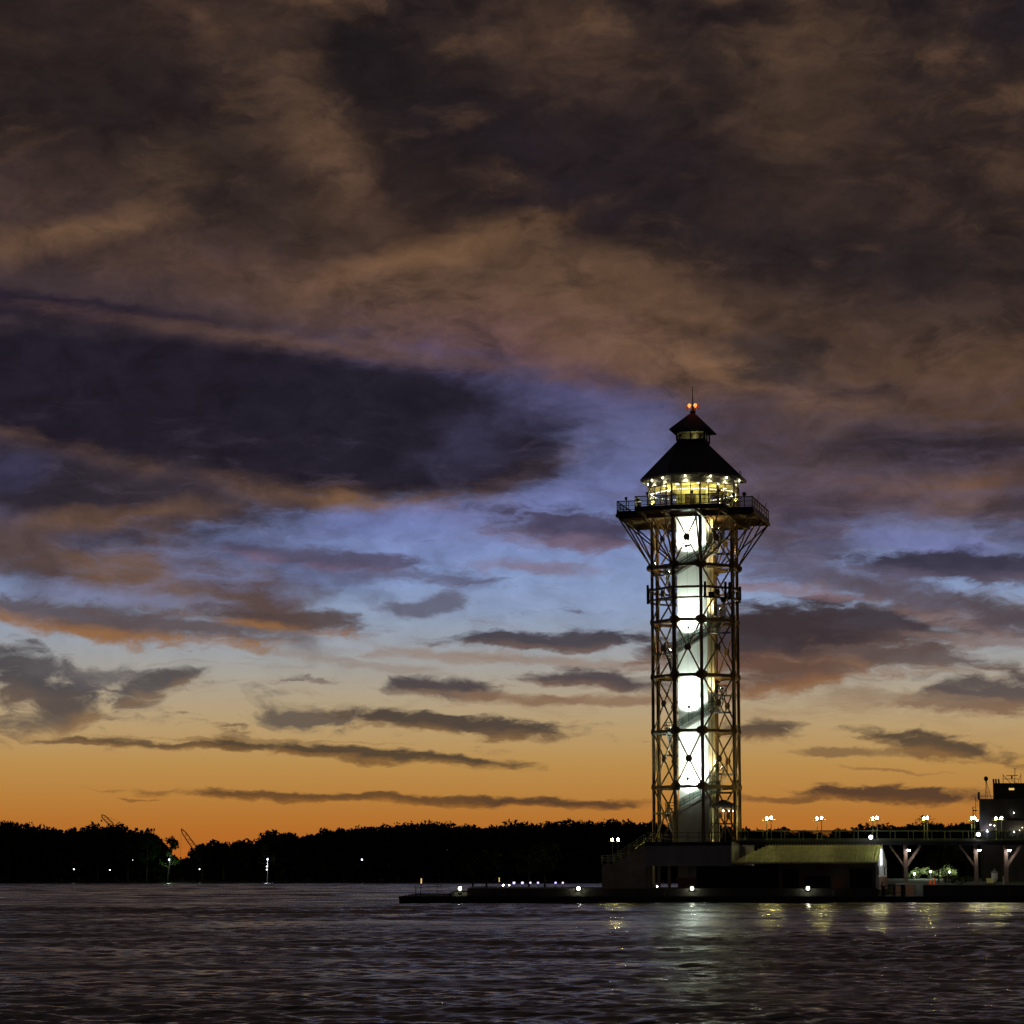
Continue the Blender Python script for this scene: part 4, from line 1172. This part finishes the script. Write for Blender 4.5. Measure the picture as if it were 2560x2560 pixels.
m = MB(); m.box(L(ur - .015, n0 - .5, G), L(ur + .03, n1 - 4.3, zx(2192))); m.build('brick_base', BRICK, bld)
m = MB(); um = n1 + 1.2
m.box(L(ur - .01, um + .9, zx(2163)), L(ur + .02, um - .9, zx(2123))); w = m.build('gable_neon_strip', E_NEON, bld)  # vertical neon light strip on the gable
m = MB(); m.box(L(ur - .01, um + .9, zx(2190)), L(ur + .015, um - .9, zx(2166))); m.build('gable_panel', WHITE, bld)
for dn in (-3.2, 2.9):
    m = MB(); m.box(L(ur - .01, um + dn + .55, zx(2188)), L(ur + .02, um + dn - .55, zx(2166))); m.build('gable_vent', DARKW, bld)
lamp('AREA', 'gable_light', L(ur + 2.2, um + 1.5, zx(2110)), 60, (0.8, 0.95, 1.0), bld, L(ur, um, 3.6), 0.4)
# podium railing
m = MB()
zp = z_top + .34
for a, b in (((uL, NB), (uR, NB)), ((uL, NB), (uL, -7))):
    p, q = Vector(a), Vector(b)
    for h in (1.05, .55): m.bar(L(p.x, p.y, zp + h), L(q.x, q.y, zp + h), .06)
    k = 8
    for j in range(k + 1):
        c = p.lerp(q, j / k); m.bar(L(c.x, c.y, zp), L(c.x, c.y, zp + 1.05), .06)
m.build('podium_railing', DARKRAIL, bld)

# ------------------------------------------------------------------ raised walkway
WN, WF = 284.6, 288.4
wx0, wx1 = at(1846, 2100, WN).x, at(2760, 2100, WN).x
zw0, zw1 = at(2100, 2112, WN).z, at(2100, 2099, WN).z
walk = empty('raised_walkway', ((wx0 + wx1) / 2, WN, 0)); tag(walk, 'long raised walkway with pale green railing running right from the tower foot', 'walkway')
wo_ = Vector(walk.location)
def WP(x, y, z): return Vector((x, y, z)) - wo_
m = MB(); m.box(WP(wx0, WN, zw1 - .2), WP(wx1, WF, zw1)); m.build('walkway_deck', PAVE, walk)
m = MB(); m.box(WP(wx0, WN + .05, zw0), WP(wx1, WN + .35, zw1 - .204)); m.box(WP(wx0, WF - .35, zw0), WP(wx1, WF - .05, zw1 - .204)); m.build('edge_girder', BLACK, walk)
for y in (WN + .08, WF - .08):
    m = MB()
    for h, w in ((1.0, .075), (.1, .05)): m.bar(WP(wx0, y, zw1 + h), WP(wx1, y, zw1 + h), w)
    px = 1870
    while px < 2760:
        x = at(px, 2090, WN).x; m.bar(WP(x, y, zw1), WP(x, y, zw1 + 1.0), .085); px += 46
    rl = m.build('walkway_railing', PALERAIL, walk)
    m = MB(); m.add([WP(wx0, y, zw1 + .12), WP(wx1, y, zw1 + .12), WP(wx1, y, zw1 + .95), WP(wx0, y, zw1 + .95)], [(0, 1, 2, 3)]); m.build('mesh_panel', INFILL, rl)
SY = 286.5
for px, br in ((2264, (-1, 1)), (2440, (-1,)), (2515, (1,)), (2085, ())):
    x = at(px, 2160, SY).x
    m = MB(); m.box(WP(x - .2, SY - .2, 1.6 if px > 2300 else .8), WP(x + .2, SY + .2, zw0)); sp = m.build('support_post', POSTM, walk)
    for s in br:
        m = MB(); m.bar(WP(x + s * .15, SY, zw0 - 2.4), WP(x + s * 1.75, SY, zw0 - .05), .16, .2); m.bar(WP(x + s * .15, SY + .3, zw0 - 2.2), WP(x + s * 1.75, SY + .3, zw0 - .05), .14, .2); m.build('knee_brace', POSTM, sp)
    if br:
        m = MB(); zz = zw0 - .45
        m.bar(WP(x, SY - .2, zz), WP(x + .25, SY - .55, zz + .05), .08); m.lathe(WP(x + .3, SY - .6, zz - .08), [(.3, 0), (.24, .16), (.08, .22)], 10); fl = m.build('post_lamp', BLACK, sp)
        m = MB(); m.ball(WP(x + .3, SY - .62, zz - .1), .17, 10, 6); m.build('bulb', E_WHITE, fl)
        lamp('SPOT', 'post_lamp_beam', WP(x + .3, SY - .75, zz - .3), 20, (1.0, 0.95, 0.85), sp, WP(x, SY - .1, 0.5), .1, 150, .6)

# ------------------------------------------------------------------ lamp posts
def lamp_post(p, h, label, group):
    r = empty('lamp_post', p); tag(r, label, 'street lamp', group)
    m = MB(); m.lathe((0, 0, 0), [(.13, 0), (.13, .12), (.05, .2), (.04, h - .25)], 8); m.build('pole', LAMPST, r)
    m = MB(); m.lathe((0, 0, h - .28), [(.05, 0), (.34, .06), (.36, .1), (.12, .13)], 12); m.tube((-.42, 0, h - .2), (.42, 0, h - .2), .035, 5); m.build('collar', LAMPST, r)
    m = MB(); m.ball((0, 0, h + .04), .115, 12, 8); m.build('globe', E_GLOBE, r)
    return r
pairs = [(1917, 1928, 2040), (2043, 2054, 2040), (2182, 2193, 2039), (2310, 2318.5, 2037), (2429, 2436.5, 2035), (2490, 2504, 2036)]
words = ['first', 'second', 'third', 'fourth', 'fifth', 'sixth']
proto = None
for i, (pf, pn, y) in enumerate(pairs):
    for near, px in ((True, pn), (False, pf)):
        Y = WN + .3 if near else WF - .3
        x = at(px, 2060, Y).x
        lb = f'lit globe lamp on the {"near" if near else "far"} walkway rail, {words[i]} pair right of the tower'
        h = (at(px, y + (3 if near else 0), Y).z - zw1) - .08
        if proto is None: proto = lamp_post((x, Y, zw1), h, lb, 'lamps along the raised walkway')
        else:
            o = copy_tree(proto); o.location = (x, Y, zw1); o['label'] = lb
zst = zs0
for px, lb, dn in ((1531, 'lit globe lamp by the building stair, left one of two', 3.4), (1545, 'lit globe lamp by the building stair, right one of two', 3.9)):
    u, n, z = loc(px, 2100, NB - dn)
    q = Matrix.Rotation(-TA, 3, 'Z') @ L(u, n, 0) + Vector((TX, TY, 0))
    o = copy_tree(proto); t_ = (u - u1) / (ub - u1); base = zs0 + max(0, t_) * (zs1 - zs0)
    o.location = (q.x, q.y, z - (at(1928, 2043, WN).z - zw1) + .1); o['label'] = lb; o['group'] = 'lamps by the building stair'

# ------------------------------------------------------------------ wall lamps and small things along the pier
def thing(name, px, py, Y, label, cat, group=None):
    p = at(px, py, Y); r = empty(name, p); tag(r, label, cat, group); return r, p
wl = [(1150, 'bright wall lamp on the pier step nearest the pier tip', .0), (1446, 'bright wall lamp on the terrace wall just left of the stair block', 0),
      (1730, 'bright wall lamp on the terrace wall below the tower', 0), (2020, 'bright wall lamp on the terrace wall in front of the metal roofed wing', 0)]
for i, (px, lb, _) in enumerate(wl):
    Y = TF - .16 if i else TF + .14
    r, p = thing('wall_lamp', px, 2221, Y, lb, 'lamp', 'wall lamps along the pier')
    if p.z > 1.62 and i == 0: pass
    m = MB(); m.cbox((0, .1, .0), (.5, .1, .5)); m.box((-.3, -.16, .26), (.3, .12, .31))
    if i == 0: m.box((-.12, .05, -(p.z - 1.18)), (.12, .15, -.2))
    m.build('housing', BLACK, r)
    m = MB(); m.ball((0, -.02, 0), .165, 12, 8); m.build('bulb', E_WALL, r)
r, p = thing('step_lamp', 1643, 2216, TF + 1.0, 'tiny lit lamp in front of the dark undercroft columns', 'lamp')
m = MB(); m.cbox((0, 0.06, -.12), (.16, .1, .3)); m.build('housing', BLACK, r); m = MB(); m.ball((0, -.05, 0), .07, 8, 5); m.build('bulb', E_WALL, r)
# six ground lamps far on the pier's left part
for i, px in enumerate((1285, 1306, 1326, 1345, 1389, 1407)):
    Y = 300
    r, p = thing('path_lamp', px, 2207, Y, f'violet white path lamp on the pier terrace, {words[i]} from the pier tip', 'lamp', 'path lamps on the pier')
    m = MB(); m.tube((0, 0, 1.62 - p.z), (0, 0, -.1), .05, 6); m.lathe((0, 0, .12), [(.2, 0), (.05, .1)], 8); m.build('post', BLACK, r)
    m = MB(); m.ball((0, 0, 0), .16 if i < 2 else .12, 10, 6); m.build('bulb', E_VIOLET, r)
# pole with pale tip, leaning pole, frame, bin at the tip
r, p = thing('marker_pole', 1051, 2238, 273.6, 'thin marker pole with a pale tip made to glow at the pier end', 'pole'); r.location.z = .78
h = at(1051, 2196, 273.6).z - .78
m = MB(); m.tube((0, 0, 0), (.08, 0, h - .55), .04, 6); m.build('pole', BLACK, r)
m = MB(); m.tube((.08, 0, h - .55), (.09, 0, h), .07, 8); m.build('pale_tip', E_AMBER, r)  # white top made to glow by emission, not a lamp
r, p = thing('marker_pole', 1040, 2238, 274.4, 'short dark mooring pole beside the pale tipped marker pole', 'pole'); r.location.z = .78
m = MB(); m.tube((0, 0, 0), (-.03, 0, 1.0), .06, 6, .045); m.lathe((-.03, 0, .98), [(.06, 0), (.06, .05)], 8); m.build('pole', BLACK, r)
r, p = thing('sign_frame', 1098, 2233, 276, 'empty rectangular sign frame standing near the pier tip', 'sign'); r.location.z = 1.0
m = MB()
for x in (-.24, .24): m.bar((x, 0, -.2), (x, 0, 1.0), .05)
for z in (.28, .98): m.bar((-.24, 0, z), (.24, 0, z), .05)
m.build('frame', LAMPST, r)
r, p = thing('mooring_cleat', 1127, 2236, 274.0, 'dark mooring cleat on the low pier edge beside the first wall lamp', 'cleat'); r.location.z = .78
m = MB(); m.box((-.12, -.1, 0), (.12, .1, .2)); m.tube((-.35, 0, .26), (.35, 0, .26), .07, 6); tag(m.build('horn', BLACK, r))
r, p = thing('marker_post', 1248, 2222, 300, 'slim post with a pale top made to glow behind the dark pier terrace', 'pole'); r.location.z = 1.6
h = at(1248, 2194, 300).z - 1.6
m = MB(); m.tube((0, 0, 0), (0, 0, h - .5), .05, 6); m.build('pole', BLACK, r); m = MB(); m.tube((0, 0, h - .5), (0, 0, h), .06, 6); m.build('pale_tip', E_AMBER, r)  # pale top glows by emission though it holds no lamp
for px, lb in ((1258, 'tiny pale lamp low on the terrace, left of the path lamps'), (1273, 'small amber lamp on the terrace just left of the first path lamp')):
    r, p = thing('low_lamp', px, 2213, 299, lb, 'lamp'); m = MB(); m.tube((0, 0, 1.6 - p.z), (0, 0, -.05), .04, 6); m.build('stem', BLACK, r)
    m = MB(); m.ball((0, 0, 0), .09, 8, 5); m.build('bulb', E_WALL if px == 1258 else E_SOFFIT, r)
# trees on the left part of the pier
def pier_tree(px, Y, zb, h, sp, label, seed, dens=1.0, group='young trees on the pier terrace'):
    rg = random.Random(seed); p = at(px, 2210, Y)
    r = empty('pier_tree', (p.x, Y, zb)); tag(r, label, 'tree', group)
    tk, cr = MB(), MB()
    tk.tube((0, 0, -.1), (.05, 0, h * .45), .13, 7, .08); tk.tube((.05, 0, h * .45), (0, 0, h * .85), .08, 6, .02)
    for k in range(11):
        f = rg.uniform(.32, .85); a = rg.uniform(0, 6.28); l = sp * rg.uniform(.5, 1.0)
        b_ = Vector((0, 0, h * f)); e = b_ + Vector((math.cos(a) * l, math.sin(a) * l, l * rg.uniform(.2, .6)))
        tk.tube(b_, e, .045, 5, .012)
        leafcloud(cr, e, (sp * .42, sp * .42, sp * .3), int(75 * dens), .17, rg)
        leafcloud(cr, (b_ + e) / 2, (sp * .35, sp * .35, sp * .28), int(35 * dens), .17, rg)
    tk.build('trunk', BARK, r); cr.build('crown', LEAF, r)
pier_tree(1182, 296, 1.2, 4.6, 1.7, 'small dark tree nearest the pier tip, behind the first wall lamp', 41)
pier_tree(1216, 292, 1.6, 4.2, 1.5, 'small dark tree second from the pier tip', 42)
pier_tree(1322, 303, 1.6, 5.4, 2.3, 'wider dark tree with its trunk among the path lamps', 43)
pier_tree(1362, 299, 1.6, 5.0, 2.0, 'dark tree right of the path lamps and left of the building stair', 44)
# ------------------------------------------------------------------ the right hand part of the pier
def railing_fence(x0, x1, Y, z, label):
    r = empty('iron_fence', ((x0 + x1) / 2, Y, z)); tag(r, label, 'fence'); c = (x0 + x1) / 2
    m = MB(); n = max(2, int((x1 - x0) / 1.3))
    for k in range(n + 1): x = x0 + (x1 - x0) * k / n - c; m.bar((x, 0, 0), (x, 0, 1.25 if k else 1.5), .14)
    m.build('fence_post', BLACK, r)
    m = MB()
    for h in (.35, .75, 1.08): m.bar((x0 - c, 0, h), (x1 - c, 0, h), .07)
    m.build('fence_rail', BLACK, r)
railing_fence(at(2207, 2230, 275).x, at(2262, 2230, 275).x, 275, .8, 'dark low iron fence between the gable end and the brick wall')
m = MB(); a = at(2240, 2230, 282); b_ = at(2306, 2230, 282)
r = empty('brick_wall', ((a.x + b_.x) / 2, 282, .8)); tag(r, 'low brown brick wall under the first walkway post', 'wall'); w = (b_.x - a.x) / 2
m.box((-w, 0, 0), (w, .3, at(2270, 2211, 282).z - .8)); m.build('wall_body', BRICK, r); m = MB(); m.box((-w - .05, -.06, at(2270, 2211, 282).z - .798), (w + .05, .36, at(2270, 2211, 282).z - .7)); m.build('coping', CONC, r)
lamp('POINT', 'wall_light', (0, -3.0, 2.0), 18, (1, .85, .7), r, size=.1)
# lantern shaped kiosk and tilted board
r, p = thing('lantern_kiosk', 2487, 2211, 279, 'white lantern shaped kiosk with a domed cap on the right terrace', 'kiosk'); r.location.z = 1.98
h = at(2487, 2178, 279).z - 1.98
m = MB(); m.lathe((0, 0, 0), [(.1, 0), (.12, .1), (.06, .14), (.08, .3)], 8); m.build('stand', BLACK, r)
m = MB(); m.lathe((0, 0, .28), [(.1, 0), (.33, .35), (.36, .4), (.36, h * .66), (.33, h * .68)], 8); m.build('body', WHITE, r)
m = MB(); m.lathe((0, 0, .28 + h * .68), [(.44, 0), (.42, .06), (.26, .2), (.1, .26), (.1, .34), (.14, .4), (0.03, .5)], 12); m.build('cap', CONC, r)
r, p = thing('tilted_board', 2476, 2211, 278.6, 'tilted pale information board left of the lantern kiosk', 'sign'); r.location.z = 1.98
m = MB(); m.bar((-.15, .05, 0), (-.15, .05, .42), .07); m.bar((.15, .05, 0), (.15, .05, .42), .07); m.build('leg', BLACK, r)
m = MB(); m.add([(-.42, -.12, .22), (.32, -.12, .22), (.42, .16, .72), (-.42, .16, .72)], [(0, 1, 2, 3)]); m.add([(-.42, -.1, .19), (.32, -.1, .19), (.42, .19, .69), (-.42, .19, .69)], [(0, 1, 2, 3)]); m.build('panel', ROOFM, r)
lamp('POINT', 'kiosk_light', (0.2, -1.6, 1.6), 10, (1, .95, .7), r, size=.1)
r, p = thing('white_post', 2509, 2211, 280, 'short pale bent post between the kiosk and the right walkway post', 'post'); r.location.z = 1.98
m = MB(); m.bar((0, 0, 0), (.02, 0, .55), .12); m.bar((.02, 0, .55), (-.06, 0, .95), .12); tag(m.build('shaft', WHITE, r))
# orange cones
for px, lb in ((2325, 'orange traffic cone left of its twin under the lawn'), (2336, 'taller looking orange traffic cone right of its twin under the lawn')):
    r, p = thing('traffic_cone', px, 2211, 300, lb, 'cone', 'orange cones'); r.location.z = 1.98
    m = MB(); m.lathe((0, 0, 0), [(.18, .03), (.05, .72 if px > 2330 else .6)], 10); m.build('cone', ORANGE, r); m = MB(); m.box((-.22, -.22, 0), (.22, .22, .035)); m.build('base', ORANGE, r)
    lamp('POINT', 'cone_light', (0, -.9, .5), 4, (1, .5, .2), r, size=.1)
# lit garden behind
pier_tree(2346, 332, 2.05, 3.4, 1.7, 'small bare limbed tree silhouetted against lamp lit leaves on the lawn', 45, .35, None)
pier_tree(2362, 366, 2.6, 8.2, 3.7, 'big dark tree spreading above the lit lawn behind the walkway', 46, 1.3, None)
pier_tree(2420, 364, 2.6, 7.0, 3.0, 'big dark tree behind the second walkway post', 47, 1.2, None)
def bush(px, Y, zb, rad, label, seed, n=380, sz=.2):
    rg = random.Random(seed); p = at(px, 2190, Y); r = empty('shrub', (p.x, Y, zb)); tag(r, label, 'shrub', 'lamp lit shrubs on the lawn')
    c, t = MB(), MB()
    for k in range(5):
        e = Vector((rg.uniform(-1, 1) * rad[0] * .7, rg.uniform(-1, 1) * rad[1] * .6, rad[2] * rg.uniform(.5, 1.2))); t.tube((0, 0, 0), e, .05, 5, .02)
        leafcloud(c, e, (rad[0] * .5, rad[1] * .5, rad[2] * .45), n // 5, sz, rg)
    t.build('stem', BARK, r); c.build('foliage', SHRUBL, r)
    return r
bush(2279, 350, 2.6, (.9, .9, .8), 'lamp lit shrub behind the first walkway post, left one', 51)
bush(2294, 350, 2.6, (1.0, .9, 1.0), 'taller lamp lit shrub just right of the first walkway post', 52)
bush(2330, 350, 2.6, (1.2, .9, 1.1), 'lamp lit shrub left of the bare limbed tree', 53)
bush(2362, 349, 2.6, (1.4, .9, 1.2), 'lamp lit shrub right of the bare limbed tree', 54)
bush(2386, 348, 2.6, (.5, .5, .9), 'narrow lamp lit shrub at the right end of the lit lawn', 55, 200)
bush(2400, 300, 1.98, (2.2, 1.0, .7), 'wide dark shrub on the right terrace between the walkway posts', 56, 500)
def garden_lamp(px, py, Y, zb, power, label, color=(.9, 1, .8)):
    r, p = thing('garden_lamp', px, py, Y, label, 'lamp', 'lamps in the lit garden')
    m = MB(); m.tube((0, 0, zb - p.z), (0, 0, -.1), .05, 6); m.build('pole', BLACK, r); m = MB(); m.ball((0, 0, 0), .11, 10, 6); m.build('bulb', E_WALL, r)
    lamp('POINT', 'garden_light', (0, -.4, .1), power, color, r, size=.15)
garden_lamp(2326, 2179, 348.3, 2.56, 300, 'bright garden lamp left of the bare limbed tree')
garden_lamp(2286, 2185, 348.6, 2.56, 180, 'garden lamp half hidden in the shrubs by the first walkway post')
garden_lamp(2374, 2180, 347.6, 2.56, 160, 'garden lamp glimmering behind the bare limbed tree')
garden_lamp(2485, 2138, 345, 2.6, 60, 'high white lamp between the second and third walkway posts', (1, 1, 1))
# benches and bollards seen as dark shapes
for px, lb in ((2208, 'thick dark bollard at the corner of the gable end'), (2257, 'thick dark bollard left of the first walkway post')):
    r, p = thing('bollard', px, 2238, 274.2, lb, 'bollard', 'dark bollards on the pier edge'); r.location.z = .78
    m = MB(); m.lathe((0, 0, 0), [(.22, 0), (.2, 1.05), (.26, 1.1), (.26, 1.22), (.1, 1.32)], 10); m.build('post', BLACK, r)
for px, lb in ((1662, 'slim pale stanchion on the pier edge left of the middle wall lamp'), (2084, 'slim pale stanchion on the pier edge right of the fourth wall lamp'), (2525, 'slim pale stanchion on the pier edge near the right picture border')):
    r, p = thing('edge_stanchion', px, 2238, 273.2, lb, 'post', 'stanchions on the pier edge'); r.location.z = .78
    m = MB(); m.tube((0, 0, 0), (-.04, 0, .5), .05, 6); m.lathe((-.04, 0, .5), [(.06, 0), (.06, .04)], 8); m.build('post', LAMPST, r)

# ------------------------------------------------------------------ ship behind the walkway
SYY = 335
sx0 = at(2449, 2050, SYY).x; sx1 = sx0 + 26
def sz_(py): return at(2480, py, SYY).z
ship = empty('moored_ship', (sx0, SYY, 0)); tag(ship, 'dark ship deckhouse with funnel block and radar mast at the right picture edge', 'ship')
so = Vector(ship.location)
def SP_(x, y, z): return Vector((x - so.x, y - so.y, z))
z0_, z1_, z2_ = sz_(2150), sz_(1997), sz_(1957)
m = MB(); m.prism([(0, 0), (26, 0), (26, 14), (3.2, 14)], z0_ - 3, z1_); m.build('deckhouse', HULL, ship)
m = MB(); m.prism([(.3, -.8), (26, -.8), (26, 16), (4, 16)], -.5, z0_ - 2.9); m.build('hull', HULLD, ship)
xh = at(2486, 1970, SYY).x
m = MB(); m.prism([(xh - sx0, 1), (26, 1), (26, 10), (xh - sx0 + 2.2, 10)], z1_ + .01, z2_); up = m.build('upper_house', HULLD, ship)
m = MB(); q0, q1 = at(2526, 1974.5, SYY), at(2539, 1969.5, SYY); m.box(SP_(q0.x, SYY + .94, q0.z), SP_(q1.x, SYY + 1.05, q1.z)); m.build('lit_window', E_AMBER, up)
for px in (2495, 2501, 2508):
    x = at(px, 1950, SYY).x; m = MB(); m.tube(SP_(x, SYY + 3, z2_), SP_(x - .04, SYY + 3, z2_ + .62), .12, 8, .12); m.build('funnel_pipe', HULLD, ship)
dx, dz_ = at(2468.5, 1946, SYY).x, at(2468.5, 1946, SYY).z
m = MB(); m.ball(SP_(dx, SYY + 1, dz_), .29, 14, 10, 1.1); m.lathe(SP_(dx, SYY + 1, dz_ - .5), [(.06, 0), (.16, .28)], 8); rd = m.build('radar_dome', HULLD, ship)
m = MB()
for a, b in ((-.2, -.2), (.6, -.2), (.2, .4)): m.tube(SP_(dx + a, SYY + 1 + b, z1_), SP_(dx + a * .1, SYY + 1, dz_ - .4), .03, 6)
for f in (.35, .65): m.tube(SP_(dx - .2 * (1 - f), SYY + .8 + .2 * f, z1_ + (dz_ - .4 - z1_) * f), SP_(dx + .6 * (1 - f), SYY + .8 + .2 * f, z1_ + (dz_ - .4 - z1_) * f), .02, 5)
m.build('tripod', HULLD, rd)
m = MB()
def sl(p, q, r=.07):
    r *= .5; m.tube(SP_(at(p[0], p[1], SYY).x, SYY + 2, at(*p, SYY).z), SP_(at(q[0], q[1], SYY).x, SYY + 2, at(*q, SYY).z), r, 5)
for p, q, r in (((2515, 1957), (2515, 1934), .08), ((2515, 1936), (2534, 1957), .08), ((2515, 1946), (2556, 1946), .08), ((2523, 1938), (2552, 1937), .1),
                ((2544, 1957), (2545, 1919), .08), ((2537, 1945), (2537, 1938), .22), ((2552, 1957), (2560, 1935), .06), ((2534, 1948), (2552, 1958), .06), ((2560, 1957), (2560, 1930), .06), ((2541, 1920), (2549, 1920), .04)): sl(p, q, r)
m.build('mast_rigging', HULLD, ship)
m = MB()
for p, q, r in (((2454, 1998), (2454, 1979), .3), ((2446, 2000), (2446, 1992), .08), ((2446, 2002), (2452, 2002), .07), ((2439, 2025), (2450, 2025), .14), ((2441, 2055), (2439, 2017), .12), ((2446, 2055), (2446, 1994), .06), ((2439, 2017), (2445, 2017), .06), ((2447, 2060), (2445, 2040), .4)): sl(p, q, r)
m.build('deck_ladder', HULLD, ship)
m = MB(); zz = sz_(2052); m.box(SP_(at(2500, 2052, SYY).x, SYY - .9, zz), SP_(sx1, SYY - .02, zz + .25)); m.build('side_gallery', HULLD, ship)
def ship_lamp(px, py, r, e, pw=0):
    r *= .42; pw *= .06
    p = at(px, py, SYY - .4); m = MB(); m.ball(SP_(p.x, p.y, p.z), r, 8, 5); o = m.build('deck_lamp', e, ship)
    if pw: lamp('POINT', 'deck_light', SP_(p.x, p.y - .4, p.z), pw, (1, .75, .4), ship, size=.1)
for q in ((2443, 2051, .26, E_WHITE), (2453, 2078, .16, E_SOFFIT), (2468, 2078, .36, E_WHITE, 60), (2476, 2062, .2, E_SOFFIT), (2486, 2064, .16, E_SOFFIT, 30), (2535, 2080, .2, E_WALL), (2549, 2077, .26, E_SOFFIT, 120), (2534, 2032, .1, E_WALL), (2556, 2069, .12, E_SOFFIT, 60)): ship_lamp(*q)
# two flood lamps fixed to the walkway itself
for px, py in ((2177, 2093), (2446, 2086)):
    p = at(px, py, WN - .25); m = MB(); q = p - wo_
    m.cbox(q + Vector((0, .18, 0)), (.5, .2, .5)); m.bar(q + Vector((0, .2, -.1)), q + Vector((0, .4, -.3)), .06); f = m.build('walkway_flood', BLACK, walk)
    m = MB(); m.ball(q, .19, 10, 6); m.build('bulb', E_WHITE, f)
